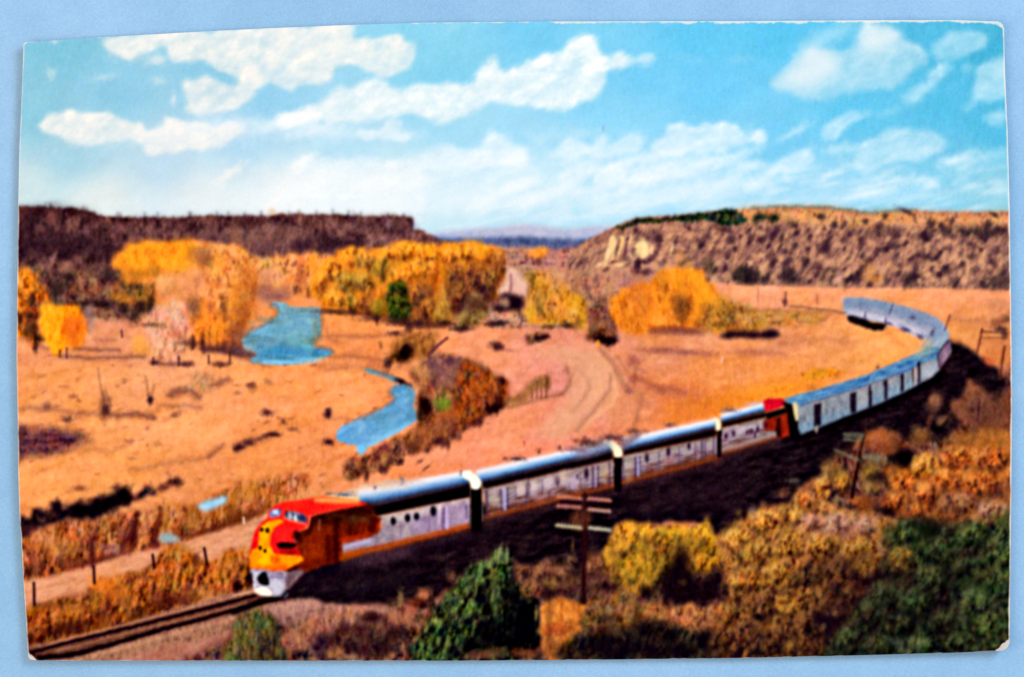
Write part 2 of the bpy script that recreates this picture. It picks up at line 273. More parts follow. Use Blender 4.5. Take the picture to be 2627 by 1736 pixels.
hp = Z(1460,660,1503,617,1551,594,1583,578,1621,563,1662,556,1742,552,1799,545,1838,542,1900,538,1964,531,2028,529,2091,530,2155,535,2203,543,2251,546,2283,541,2346,540,2400,543,2640,544,2640,744,2300,738,2100,736,1900,731,1831,724,1662,716,1519,712,1450,712)
F(hp, [(82, 48, 54), (138, 96, 86), (174, 124, 102), (210, 154, 118)], HILL, (8, 19, 30), .34, (0, 0), 3, 3, 9, base=.54, sm=False)
F(Z(1860,545,1964,533,2091,533,2203,546,2283,544,2400,546,2640,548,2640,580,2450,582,2300,582,2180,578,2060,575,1960,570,1860,565), [(196, 134, 92), (222, 160, 106), (232, 170, 118)], None, (20, 8, 10), .4, soft=7, rough=7, al=.85)
F(Z(1519,712,1540,670,1600,640,1700,640,1760,700,1760,718), [(170, 120, 110), (214, 152, 116)], None, (10, 22, 30), .4, soft=9, rough=6, al=.75)
RIM = L('printed_pines', HILL)
F(M3(1200,262,1320,205,1450,180,1600,175,1700,162,1880,142,2060,120,2195,150,2250,200,2150,250,2050,240,1900,210,1750,220,1600,215,1450,225,1320,245,1210,280), [(24, 36, 34), (44, 58, 46), (86, 84, 62)], RIM, (10, 14, 20), .5, soft=3, rough=6, rs=10)
F(M4(95,190,160,150,290,160,300,200,250,230,230,190,150,210,110,230), [(28, 34, 28), (50, 50, 38)], RIM, (9, 9, 0), .4, soft=4, rough=5, rs=10)
T(Z(1930,533,2000,529,2090,530,2150,535,2205,543,2250,546,2290,541,2345,540), 6, (110, 120, 100), .7, 3, None, 3, 12)
for pts, al in [((1400,350,1500,290,1700,260,1850,260,2160,260,2160,310,1950,340,1800,340,1600,330,1500,360,1540,440,1620,500,1560,540,1470,480,1460,400), .72), ((2080,460,2160,460,2160,560,2100,540), .7), ((1820,500,1920,480,1900,540,1830,530), .6), ((0,600,200,590,230,700,0,700), .8), ((320,610,420,600,500,700,330,700), .85), ((640,700,700,560,760,620,750,710), .85), ((820,650,940,640,940,700,820,700), .8), ((1300,650,1430,640,1430,720,1310,720), .8), ((1700,680,1760,680,1750,740,1710,740), .7), ((1900,690,2160,600,2160,740,1900,740), .55), ((850,300,1220,260,1240,290,1000,310,860,330), .55), ((380,210,430,210,430,260,370,250), .8)]:
    F(M4(*pts), [(30, 22, 30), (62, 44, 46)], None, (10, 16, 20), .5, soft=6, rough=7, rs=13, al=al)
rr = np.random.RandomState(5)
for i in range(380):                         # junipers dotted over the slope
    x = rr.uniform(1600, 2588); y = rr.uniform(575, 730) if x > 1700 else rr.uniform(590, 700)
    s = rr.uniform(4, 9); dk = rr.rand() < .62
    D(Z, x, y, s, s * rr.uniform(1, 2), (62, 36, 48) if dk else (214, 158, 122), rr.uniform(.4, .75), 35)
for x, y, rx, ry in [(650,180,9,9),(1000,215,8,9),(1520,225,8,9),(1700,210,7,12),(1980,240,9,14),(1225,400,12,9),(1650,590,9,9),(1160,180,6,7),(520,550,10,12),(330,350,6,14),(2040,160,9,5),(1330,130,22,6),(750,240,8,8)]:
    D(M4, x, y, rx, ry, (56, 38, 46), .7, 25)
D(M4,1070,680,22,10,(190,120,60),.6); D(M4,1030,610,16,14,(186,124,70),.5); D(M4,800,660,6,14,(220,170,160),.5,30)
F(M3(1890,520,1980,540,2000,650,1900,620), [(40, 34, 30), (90, 66, 50)], None, soft=6, rough=8, al=.7)
F(M3(2140,610,2260,560,2260,700,2150,690), [(30, 24, 28), (60, 44, 40)], None, soft=5, rough=6, al=.8)
F(M3(1460,310,1560,300,1520,360,1460,360), [(74, 44, 56)], None, con=0, soft=6, rough=6, al=.7)
CLIFF = L('printed_cliff', HILL, 'printed cream rock cliff on the near end of the hillside')
F(M3(1150,340,1190,330,1180,400,1140,490,1100,520,1120,440), [(216, 172, 124), (244, 212, 160)], CLIFF, soft=3, rough=3, rs=10)
F(M3(1220,350,1260,325,1255,400,1220,480,1180,540,1150,540,1190,450), [(222, 176, 120), (244, 206, 146)], CLIFF, soft=3, rough=3, rs=10)
F(M3(1340,410,1380,370,1440,360,1455,440,1440,490,1350,480), [(220, 176, 124), (248, 218, 164)], CLIFF, soft=4, rough=4, rs=12)
F(M3(970,640,1060,560,1150,530,1250,530,1200,590,1100,610,1000,650), [(206, 150, 110), (232, 176, 130)], None, soft=6, rough=5, al=.7)
F(M3(1260,420,1330,430,1330,500,1250,510), [(110, 64, 74)], None, con=0, soft=5, rough=5, al=.6)

for x, y, w, h, a_ in [(1130,480,5,24,14),(1300,380,4,22,10),(1320,470,6,14,8),(1410,500,9,7,0),(1230,560,16,5,-20),(1060,560,12,5,-30),(1180,420,4,26,14),(1480,440,4,12,0),(1640,440,3,14,10)]:
    D(M3, x, y, w, h, (240, 200, 150), .7, a_)
for x, y, w, h, a_ in [(1205,430,4,24,14),(1165,540,10,4,-20),(1330,450,5,12,5),(1270,450,4,18,12),(1470,520,14,5,0),(1110,600,10,5,-20),(1400,620,26,6,0)]:
    D(M3, x, y, w, h, (96, 54, 62), .65, a_)
for y0, x0, x1 in [(300,1500,2150),(380,1560,2190),(470,1600,2190)]: T(M3(x0, y0, (x0 + x1) / 2, y0 - 12, x1, y0 - 4), 4, (100, 62, 66), .35, 4, None, 5, 20)
# left slope scrub below the mesa
SCRUB = L('printed_scrub', None, 'printed brown scrub between the mesa and the gold trees')
F(M1(148,560,300,560,420,640,600,600,900,600,1020,640,1260,640,1270,900,1180,940,1050,1010,800,990,600,950,330,900,148,860), [(50, 28, 34), (100, 64, 54), (140, 98, 72), (170, 120, 90)], SCRUB, (16, 20, 0), .42, soft=6, rough=8, al=.85)
F(M1(1000,650,1260,620,1270,900,1150,930,1000,880,880,820), [(92, 54, 34), (146, 96, 48), (176, 122, 60)], SCRUB, (12, 22, 0), .4, soft=6, rough=8)
for x, y, rx, ry in [(470,760,22,22),(720,870,40,10),(850,880,20,10),(1000,920,14,12),(1130,900,18,16),(1220,900,14,18),(1080,980,14,12),(880,640,16,18),(560,660,12,14),(250,560,14,10)]:
    D(M1, x, y, rx, ry, (46, 28, 32), .75)

# ---- valley trees
def blob(f, cx, cy, rx, ry, pal, name='printed_bush', text=None, al=.85, soft=6, rough=9, n=(11, 18, 10), b=(.22, .32), base=.56, own=True, con=.48):
    q = np.random.RandomState(nseed()); k = 10
    p = []
    for i in range(k):
        a = 2 * math.pi * i / k; r_ = q.uniform(.8, 1.12); p += [cx + rx * r_ * math.cos(a), cy + ry * r_ * math.sin(a)]
    pts = f(*p)
    lid = L(name, None, text) if own else None
    F(pts, pal, lid, n, con, b, soft, rough, 13, base=base, al=al, gaps=.7); leaves(pts, pal, b, al, 11)
def tree(pts, pal, b=(.2, .25), n=(13, 22, 0), con=.38, rough=9, rs=12, soft=3.5, base=.55, text=None, name='printed_tree', al=1, gaps=None):
    lid = L(name, None, text); F(pts, pal, lid, n, con, b, soft, rough, rs, base=base, al=al, gaps=gaps)
    leaves(pts, pal, b, al, min(n)); return lid
def spot(x, y, rx, ry, col, al, ang):
    R = max(rx, ry) * 1.6; r = region(x - R, y - R, x + R, y + R, 1)
    if r is None: return
    sl, X, Y = r; c, s = math.cos(ang), math.sin(ang); u = ((X - x) * c + (Y - y) * s) / rx; v = (-(X - x) * s + (Y - y) * c) / ry
    m = (np.exp(-(u * u + v * v) ** 1.3) * al)[..., None]; img[sl] = img[sl] * (1 - m) + col * m
def leaves(pts, pal, b, al, size):
    """clumps of foliage: a lit puff with a dark gap below and to the right of it"""
    P = smooth(pts); x0, y0, x1, y1 = P[:, 0].min(), P[:, 1].min(), P[:, 0].max(), P[:, 1].max(); area = 0.5 * abs(np.dot(P[:, 0], np.roll(P[:, 1], 1)) - np.dot(P[:, 1], np.roll(P[:, 0], 1)))
    q = np.random.RandomState(nseed()); lo, hi = np.array(pal[0], np.float32) / 255, np.array(pal[-1], np.float32) / 255; md = np.array(pal[len(pal) // 2], np.float32) / 255
    pos = sorted([(q.uniform(x0, x1), q.uniform(y0, y1)) for _ in range(int(area / 300 * (x1 - x0) * (y1 - y0) / max(area, 1)))], key=lambda p: p[1])
    for x, y in pos:
        c = False
        for i in range(len(P)):
            (xa, ya), (xb, yb) = P[i - 1], P[i]
            if (ya > y) != (yb > y) and x < (xb - xa) * (y - ya) / (yb - ya) + xa: c = not c
        if not c: continue
        k = (y - y0) / (y1 - y0); r_ = q.uniform(.6, 1.3) * size * .8; a = q.uniform(-.5, .5)
        if q.rand() < .35 + .5 * k: spot(x + r_ * .7, y + r_ * .9, r_ * .7, r_ * q.uniform(.7, 1.6), lo * q.uniform(.6, 1.1), q.uniform(.25, .65) * al, a)
        if q.rand() < .85 - .45 * k: spot(x - r_ * .2, y - r_ * .3, r_ * .8, r_ * q.uniform(.7, 1.4), (hi * .6 + md * .4) * q.uniform(.92, 1.08), q.uniform(.2, .55) * al, a)
GOLD = [(120, 60, 26), (200, 116, 36), (240, 152, 44), (252, 176, 70)]
ORG = [(112, 50, 26), (186, 96, 34), (228, 128, 44), (244, 160, 74)]
OLV = [(70, 44, 26), (134, 96, 38), (188, 140, 54), (214, 164, 78)]
tree(M2(-60,480,30,430,100,470,150,500,400,485,560,470,700,480,800,500,780,800,700,830,520,800,400,770,200,760,0,900,-100,900), [(160, 90, 60), (214, 136, 82), (232, 160, 96), (238, 172, 112)], (0, .1), (11, 20, 0), .4, text='printed far line of pink and orange riverside trees')
for x, y, rx, ry, c_ in [(540,640,14,34,(170,84,50)),(600,780,5,12,(60,30,36)),(490,770,5,10,(90,60,40)),(240,740,20,14,(150,100,90)),(300,660,30,20,(220,150,120)),(420,720,12,16,(210,120,80)),(640,560,14,30,(240,150,50)),(100,600,18,40,(226,140,60)),(20,600,20,60,(226,140,60)),(660,740,12,26,(226,150,60))]:
    D(M2, x, y, rx, ry, c_, .6)
F(M2(180,770,420,760,460,800,400,860,250,860,170,830), [(110, 70, 76), (160, 110, 100)], None, (30, 8, 0), soft=7, rough=6, al=.8)
tree(M1(148,600,240,600,300,680,370,740,400,850,330,900,310,1060,360,1150,290,1230,200,1150,148,1120,120,800), [(96, 44, 26), (170, 90, 34), (222, 124, 46), (240, 150, 70)], (.1, .2), text='printed orange trees at the left edge')
for x, y, rx, ry in [(250,1080,16,24),(290,1180,7,22),(260,850,10,18),(240,970,14,14),(340,1150,12,8),(160,1000,8,20)]: D(M1, x, y, rx, ry, (48, 28, 28), .75)
G1 = tree(M1(900,580,940,470,1010,475,1050,395,1300,380,1580,375,1820,400,1930,430,1990,520,2060,600,2070,700,2010,790,2060,850,2050,950,1990,1060,1950,1110,1860,1130,1850,1220,1650,1230,1560,1190,1500,1100,1480,1000,1280,940,1255,800,1240,700,1010,700,1005,610,930,590), [(134, 62, 34), (212, 114, 54), (240, 148, 76), (248, 168, 98)], (.0, .12), (12, 24, 0), .34, rough=7, text='printed big stand of gold and peach cottonwoods left of the river')
PEA = [(150, 74, 46), (216, 126, 72), (240, 162, 96), (250, 184, 124)]
for x, y, rx, ry, pal in [(1000,540,60,60,GOLD),(1130,470,90,70,GOLD),(1290,450,90,60,GOLD),(1460,450,90,60,GOLD),(1620,480,80,70,PEA),(1780,470,90,60,PEA),(1920,520,60,80,PEA),(1100,600,80,70,GOLD),(1250,560,80,60,GOLD),(1420,560,80,70,GOLD),(1560,640,80,80,PEA),(1720,640,80,80,PEA),(1880,680,80,90,PEA),(2010,700,50,90,ORG),(1350,720,80,90,PEA),(1480,780,80,90,PEA),(1640,820,80,90,PEA),(1800,840,80,100,PEA),(1940,880,70,110,ORG),(1560,960,60,80,PEA),(1780,1060,70,90,ORG),(1650,1080,60,80,ORG),(1900,1040,50,80,ORG)]: blob(M1, x, y, rx, ry, pal, 'printed_tree', None, .66, 4, 10, (9, 18, 0), (.18, .38))
F(M1(930,560,1050,400,1300,380,1580,378,1560,520,1400,620,1240,600,1200,640,1050,600), [(216, 120, 36), (246, 156, 44), (252, 176, 60)], None, (14, 24, 0), .35, soft=8, rough=8, al=.9)
F(M1(1010,560,1100,600,1240,620,1230,660,1060,700,1010,700), [(200, 120, 40), (236, 150, 50)], None, soft=6, rough=6, al=.8)
F(M1(1260,720,1400,640,1640,600,1680,720,1600,820,1300,900,1280,860), [(214, 138, 96), (238, 166, 118)], None, (12, 24, 0), .35, soft=12, rough=10, al=.75)
F(M1(1900,600,2060,620,2040,900,1990,1060,1860,1120,1880,900,1960,760), [(150, 84, 44), (196, 118, 58)], None, (12, 24, 0), .4, soft=12, rough=8, al=.75)
F(M1(1570,1010,1750,960,1820,1050,1840,1200,1700,1200,1600,1160,1560,1080), [(214, 110, 40), (240, 140, 50), (250, 164, 70)], None, (10, 16, 0), .4, soft=8, rough=8, al=.8)
for x, y, rx, ry, c_, al in [(1640,480,26,20,(150,96,60),.75),(1690,540,12,14,(130,84,60),.6),(1570,890,22,24,(140,92,60),.7),(1540,900,14,10,(120,80,60),.4),(1810,910,10,26,(120,70,40),.7),(1850,870,8,24,(244,160,70),.6),(1640,920,10,30,(240,140,50),.6),(1400,770,18,12,(200,130,70),.5),(1240,610,14,14,(170,120,50),.5),(1100,650,24,12,(170,110,50),.5),(1550,1190,7,18,(60,32,32),.85),(1635,1190,6,22,(80,44,36),.8),(1900,1150,20,30,(120,66,50),.6),(1740,560,16,26,(236,170,70),.5),(1450,560,30,20,(250,176,60),.5),(1900,740,18,50,(222,140,60),.5),(1330,700,20,24,(226,170,110),.5)]:
    D(M1, x, y, rx, ry, c_, al)
F(M1(1640,1230,1850,1210,2000,1230,2090,1290,2000,1320,1800,1280,1640,1260), [(60, 30, 40), (110, 66, 66)], None, (20, 8, 0), soft=5, rough=4, al=.85)
tree(M1(1060,1200,1100,1130,1180,1180,1230,1260,1150,1300,1080,1270), [(214, 140, 80), (240, 170, 90)], text='printed small pale yellow bush')
tree(M1(1170,1000,1250,900,1360,860,1490,880,1530,1060,1520,1180,1470,1290,1430,1340,1300,1330,1230,1260,1200,1140), [(176, 108, 84), (220, 156, 122), (238, 182, 150)], (.1, .1), (9, 26, 0), .4, rough=9, al=.95, gaps=.3, text='printed pale bare tree left of the river')
tree(M1(660,940,700,900,740,870,760,940,770,1020,740,1100,700,1080), [(136, 100, 90), (176, 138, 124)], (0, 0), rough=5, al=.8, text='printed grey bare tree beside the gold tree')
tree(M1(320,1040,330,880,360,860,375,900,400,845,430,890,470,880,500,890,560,875,620,890,660,960,700,1060,670,1170,620,1240,540,1210,500,1290,440,1290,380,1200,350,1130), [(204, 84, 26), (244, 136, 28), (252, 168, 42), (252, 180, 64)], (.2, .0), (8, 24, 0), .34, rough=5, rs=10, text='printed blazing yellow tree on the meadow')
F(M1(520,1000,640,960,690,1060,660,1180,600,1230,540,1180), [(200, 84, 34), (228, 116, 50)], None, (8, 20, 0), .4, soft=8, rough=5, al=.75)
for x in range(1560, 2000, 62): T(M1(x, 1110 + 20 * math.sin(x), x + 8, 1215), 3, (92, 46, 38), .45, 2)
for a_, b_, c_, d_ in [(485,1250,485,1300),(540,1230,540,1310),(1440,1300,1440,1370),(1680,1290,1680,1350),(1850,1270,1850,1360),(980,1090,985,1140),(1235,1310,1235,1360)]: T(M1(a_, b_, c_, d_), 4, (60, 30, 34), .8, 1.5)
for pts, w, al in [((480,1295,700,1312,950,1305,1160,1300), 8, .75), ((610,1235,760,1245,960,1248), 8, .75), ((770,1165,920,1165), 6, .4), ((1230,1345,1400,1362,1540,1352), 10, .8), ((1690,1360,1860,1350), 8, .6), ((300,1215,390,1235), 8, .5)]: T(M1(*pts), w * .8, (96, 52, 56), al * .85, 5, None, 2)
tree(M2(620,800,650,640,700,560,800,500,900,430,1000,430,1100,450,1240,420,1300,395,1420,375,1500,390,1700,400,1800,380,1940,372,2020,420,2130,440,2180,500,2170,580,2195,640,2140,700,2135,820,2060,850,1950,810,1900,880,1850,950,1760,960,1740,1030,1620,1045,1500,1045,1250,1000,1150,980,900,940,760,930,700,850), [(84, 40, 28), (176, 94, 34), (230, 134, 44), (250, 160, 60)], (.12, .36), (12, 24, 0), .36, rough=9, text='printed great bank of gold cottonwoods in the middle')
F(M2(640,780,660,640,760,530,860,560,900,700,860,800,880,920,760,920,700,850), [(206, 118, 38), (240, 152, 52), (248, 170, 76)], None, (10, 22, 0), .35, soft=9, rough=8, al=.75)
F(M2(1660,600,1800,560,2100,560,2180,620,2120,820,2050,850,1900,880,1850,950,1740,1000,1680,850), [(56, 28, 30), (104, 60, 38), (150, 92, 46)], None, (10, 22, 0), .42, (0, .2), 12, 9, 13, al=.85)
F(M2(1380,600,1550,480,1680,560,1680,680,1500,700), [(226, 130, 30), (248, 158, 40)], None, (12, 18, 0), .4, soft=10, rough=9, al=.8)
F(M2(900,620,1100,560,1300,520,1400,560,1300,680,1100,760,950,720), [(160, 112, 46), (206, 150, 62)], None, (12, 20, 0), .4, soft=12, rough=8, al=.6)
F(M2(1400,750,1580,700,1640,860,1600,1040,1420,1030,1400,900), [(96, 52, 36), (156, 98, 52)], None, (10, 20, 0), .4, soft=9, rough=8, al=.7)
for x, y, rx, ry, c_, al in [(850,640,16,22,(150,92,50),.6),(780,800,10,16,(200,140,110),.4),(1090,890,14,24,(120,70,40),.7),(960,820,14,20,(180,110,40),.5),(830,860,18,30,(246,166,60),.6),(1430,420,30,14,(246,170,60),.6),(1250,440,24,14,(236,160,60),.4),(1930,410,22,16,(246,166,60),.6),(1620,660,16,22,(226,110,30),.5),(2150,540,9,16,(110,60,40),.6),(1490,800,14,16,(170,120,90),.5),(2080,480,24,14,(230,150,70),.4),(2000,740,20,22,(50,26,40),.7),(1850,880,16,20,(50,26,34),.6),(1790,720,9,26,(170,100,60),.6),(1340,470,20,10,(190,130,50),.4),(1150,450,20,8,(240,150,50),.5)]:
    D(M2, x, y, rx, ry, c_, al)
GL2 = [(96, 44, 28), (190, 104, 36), (238, 150, 48), (252, 180, 76)]; BR2 = [(48, 24, 28), (96, 52, 38), (158, 92, 48), (206, 136, 62)]
for x, y, rx, ry, pal in [(1280,480,80,70,GL2),(1420,450,80,70,GL2),(1560,470,80,70,GL2),(1720,480,80,80,GL2),(1870,450,80,80,GL2),(2010,480,80,70,GL2),(2120,560,60,90,BR2),(930,500,70,80,GL2),(1060,530,80,80,OLV),(1200,580,80,80,OLV),(800,600,80,90,GL2),(700,700,60,110,GL2),(900,700,80,90,OLV),(1040,700,80,80,OLV),(1350,650,80,80,GL2),(1500,600,80,80,GL2),(1620,600,60,90,ORG),(1780,640,60,90,BR2),(1920,640,70,100,BR2),(2050,680,70,90,BR2),(800,840,70,80,GL2),(940,860,70,70,OLV),(1070,860,60,80,BR2),(1480,800,60,90,BR2),(1560,920,60,90,BR2),(1840,820,60,90,BR2)]: blob(M2, x, y, rx, ry, pal, 'printed_tree', None, .75, 4, 10, (9, 18, 0), (.2, .42))
tree(M2(1220,900,1230,780,1290,700,1380,720,1400,840,1430,930,1400,1000,1300,1020,1240,980), [(26, 24, 20), (50, 54, 26), (96, 96, 36)], (.2, -.1), (12, 14, 0), .5, rough=8, text='printed dark green tree below the gold bank')
tree(M2(1110,960,1130,860,1190,820,1220,900,1200,980), [(120, 90, 30), (176, 136, 50)], rough=6, text='printed small olive bush')
tree(M2(1660,740,1680,700,1700,780,1740,900,1760,1000,1700,1040,1620,1040,1600,940,1650,860), [(130, 84, 40), (184, 134, 62), (226, 150, 60)], (0, .5), (9, 20, 0), .3, rough=5, text='printed slender yellow tree')
tree(M2(1780,1060,1840,930,1900,820,1960,800,2040,860,2060,940,1990,1030,1900,1060,1850,1090), [(96, 64, 40), (158, 122, 72), (184, 150, 92)], (.1, .25), (12, 16, 20), .35, rough=7, text='printed grey olive bush in the valley centre')
for x, y, rx, ry in [(1830,1075,24,7),(1700,1030,18,7),(1300,1010,22,6),(1150,1000,5,12),(2080,1040,20,6),(2140,1030,16,8),(1410,1070,8,16),(1300,1110,14,6),(1480,1030,20,8),(1380,1010,6,10)]: D(M2, x, y, rx, ry, (52, 30, 34), .75)
for pts, w, al in [((760,1130,900,1135,1050,1140,1300,1125,1400,1120), 8, .55), ((780,1295,900,1300,1050,1310,1200,1330), 9, .55), ((780,1170,820,1180), 10, .5), ((700,1400,900,1400), 10, .25)]: T(M2(*pts), w * .8, (130, 72, 60), al, 7, None, 3)
tree(M3(440,960,470,800,480,640,560,600,700,620,780,680,840,760,930,800,980,880,990,980,930,1060,860,1080,780,1050,640,1060,560,1040,480,1020), [(112, 70, 40), (182, 118, 50), (212, 146, 58), (222, 158, 92)], (0, -.05), (11, 22, 0), .42, rough=9, text='printed sunlit olive and yellow thicket')
for x, y, rx, ry, c_, al in [(500,680,10,30,(130,104,50),.5),(570,840,10,24,(130,100,50),.6),(700,700,22,24,(220,150,90),.5),(620,780,20,30,(214,150,60),.5),(740,980,24,12,(200,120,40),.5),(840,870,20,24,(226,160,50),.5),(800,1050,18,8,(70,44,40),.8),(650,1060,14,6,(80,50,40),.7),(930,1000,10,20,(220,160,50),.6),(520,960,12,20,(224,170,60),.6),(890,1020,12,12,(120,80,50),.5),(690,640,22,12,(226,170,110),.5),(580,920,12,12,(110,80,40),.5)]: D(M3, x, y, rx, ry, c_, al)
tree(M3(640,620,760,600,900,640,1000,640,1120,700,1200,740,1200,860,1120,940,1040,940,980,860,900,790,800,740,700,700), [(122, 76, 66), (180, 122, 92), (214, 152, 116)], (0, .1), al=.7, soft=7, text='printed pinkish scrub between the two central groves')
tree(M3(960,900,1060,830,1140,900,1170,1000,1100,1060,1000,1010), [(74, 36, 40), (128, 80, 66), (176, 118, 92)], (0, .3), soft=6, name='printed_bush', text='printed mauve brown bush between the two central groves')
tree(M3(1120,920,1200,790,1300,740,1430,720,1500,650,1620,600,1760,590,1850,600,1930,680,1990,750,2060,830,2200,900,2300,960,2380,1060,2200,1100,1900,1090,1500,1100,1300,1110,1200,1060,1130,1000), [(116, 60, 32), (198, 106, 38), (236, 138, 46), (246, 158, 66)], (.05, .12), (11, 22, -12), .36, rough=9, text='printed orange cottonwood grove right of the valley road')
F(M3(1980,820,2200,890,2380,1000,2360,1080,1900,1090,1850,1000), [(110, 74, 38), (164, 116, 60), (196, 142, 86)], None, (14, 20, -20), .4, soft=10, rough=9, al=.85)
F(M3(1640,840,1750,800,1800,900,1760,1020,1700,1010), [(84, 48, 34), (130, 78, 38)], None, (8, 20, 10), .4, soft=9, rough=8, al=.8)
for x, y, rx, ry, c_, al, a_ in [(1850,720,18,60,(246,164,50),.7,-35),(1940,800,12,40,(244,160,54),.6,-40),(1700,700,20,30,(230,150,44),.5,-30),(1350,800,24,30,(214,120,60),.5,0),(1480,980,20,40,(240,140,50),.6,0),(1280,980,20,34,(220,130,50),.5,0),(1570,1010,22,14,(244,160,80),.6,0),(1600,1070,40,8,(150,70,50),.6,0),(1850,880,16,30,(240,150,44),.6,10),(1560,700,14,30,(150,96,40),.4,0),(1100,850,12,12,(110,70,60),.5,0),(1400,850,12,50,(190,110,50),.4,0)]: D(M3, x, y, rx, ry, c_, al, a_)
F(M3(1500,1080,1800,1070,1900,1100,1880,1120,1500,1120), [(110, 60, 60)], None, con=0, soft=5, rough=4, al=.7)
tree(M4(-20,880,150,915,400,930,600,930,720,955,660,1020,500,1060,300,1065,150,1050,-20,1040), [(126, 78, 40), (184, 122, 62), (206, 144, 84)], (0, 0), (22, 10, -10), .4, rough=6, al=.85, text='printed low olive hedge beside the last coaches')
tree(M4(-160,1120,-60,1090,0,1090,60,1090,130,1110,180,1080,300,1095,310,1130,250,1150,0,1150,-120,1150), [(30, 14, 24), (64, 34, 36)], (0, 0), rough=5, text='printed dark shade under the hedge')  # shade under the hedge inked as a dark patch, no tree here
tree(M3(500,450,560,415,630,415,640,470,600,510,510,500), [(186, 100, 50), (236, 140, 60), (244, 156, 76)], (.1, .3), rough=4, text='printed lone orange tree up the valley')
D(M3,570,540,8,10,(90,54,50),.7); D(M3,650,550,20,5,(130,84,90),.5)
ROADF = L('printed_valley_road', None, 'printed pale road running away between the trees')
F(M3(245,790,310,660,330,570,360,570,400,620,470,700,480,790,440,810,330,800), [(206, 158, 144), (230, 186, 166)], ROADF, (10, 30, 0), .3, soft=4, rough=4)
T(M3(345,640,350,720,340,790), (5, 8), (130, 80, 80), .6, 2)
F(M3(270,790,340,800,430,800,455,850,420,920,330,935,230,930,215,900,320,890,330,840,260,830), [(20, 8, 18), (44, 22, 30)], L('printed_culvert', None, 'printed black hollow at the foot of the far road'), soft=5, rough=6, al=.9)
for f, pts in [(M3, (940,1130,990,1000,1090,950,1180,1040,1210,1150,1170,1205,1070,1180,960,1160)), (M3, (470,1150,560,1090,650,1110,640,1160,560,1175,490,1190)), (M3, (160,1215,220,1180,280,1200,285,1240,220,1240))]:
    tree(f(*pts), [(52, 20, 26), (116, 70, 50), (160, 106, 76)], (0, .4), rough=7, soft=5, text=None, name='printed_bush')
D(M3,1110,1170,24,12,(20,4,16),.9,10); D(M3,590,1150,18,7,(40,14,26),.8,-15); D(M3,240,1215,14,8,(90,40,50),.7,20); D(M3,340,1250,12,4,(150,90,90),.4)
D(M3,1048,1195,5,8,(240,150,40),.9)

# ---- water
RIV = L('printed_river', None, 'printed blue river reach below the peach cottonwoods')
F(M2(290,872,400,865,450,900,560,905,690,918,695,1000,700,1100,640,1180,650,1220,740,1240,795,1262,790,1290,700,1310,600,1340,420,1362,200,1350,130,1325,195,1285,140,1240,80,1210,80,1150,170,1080,290,1010,352,960,340,910), [(78, 130, 156), (112, 158, 180), (142, 180, 196)], RIV, (30, 10, 0), .32, (0, .35), 3, 3, 10)
for x, y, rx, ry, c_, al in [(400,1260,70,12,(66,138,184),.7),(300,1170,30,8,(96,140,160),.5),(520,1170,30,14,(110,170,170),.5),(600,1210,14,14,(120,190,200),.4),(120,1225,14,8,(160,186,200),.6),(380,1345,70,6,(150,200,226),.8),(600,1320,30,6,(140,196,220),.7),(650,1080,9,30,(170,180,140),.45),(620,1190,14,5,(110,120,100),.5),(200,1100,30,8,(130,190,224),.5),(420,1050,50,20,(110,170,190),.4)]: D(M2, x, y, rx, ry, c_, al)
RIV2 = L('printed_river_narrows', None, 'printed thin river channel between the pools')
F(N2(1035,458,1120,458,1230,498,1320,530,1350,560,1290,562,1200,522,1090,490), [(96, 130, 140), (130, 166, 180)], RIV2, soft=3, rough=2)
POOL = L('printed_river_pool', None, 'printed bright blue pool nearest the locomotives')
F(N2(1310,602,1390,598,1462,650,1440,760,1472,820,1465,870,1400,912,1250,1000,1080,1082,1060,1130,1000,1142,985,1080,880,1052,828,1022,830,960,900,902,1000,862,1100,820,1190,772,1265,720,1292,690,1255,650), [(92, 146, 186), (112, 162, 200), (142, 184, 212)], POOL, (26, 12, -20), .3, (0, -.1), 3, 2, 10)
T(N2(1090,1070,1250,990,1400,900,1460,860), 9, (140, 196, 230), .7, 4); T(N2(860,960,980,880,1150,800), 7, (150, 190, 226), .6, 4); D(N2,1230,900,30,16,(96,156,176),.4); D(N2,1030,1100,12,10,(140,200,240),.6); D(N2,1350,600,20,6,(70,140,190),.7)
for f, pts in [(M2, (60,1140,130,1090,290,1020,350,960,340,910,300,880)), (M2, (700,920,712,1010,712,1100,650,1180,670,1215,760,1238,800,1262)), (M2, (100,1300,160,1350,300,1375)), (N2, (1255,650,1292,690,1260,720,1190,768,1100,815,1000,856,900,896)), (N2, (1330,560,1250,500,1130,470))]:
    T(f(*pts), 6, (120, 72, 52), .5, 5, None, 6, 12)
for x, y, rx, ry in [(300,1010,30,10),(560,930,50,8),(660,1050,10,26),(150,1170,20,12),(640,1160,20,8)]: D(M2, x, y, rx, ry, (96, 112, 108), .45, 0, None, 2.2, .7)
for x, y, rx, ry in [(1430,700,10,30),(1440,840,16,14),(1330,620,24,8),(1150,840,40,8)]: D(N2, x, y, rx, ry, (84, 116, 128), .4, -10, None, 2.2, .7)
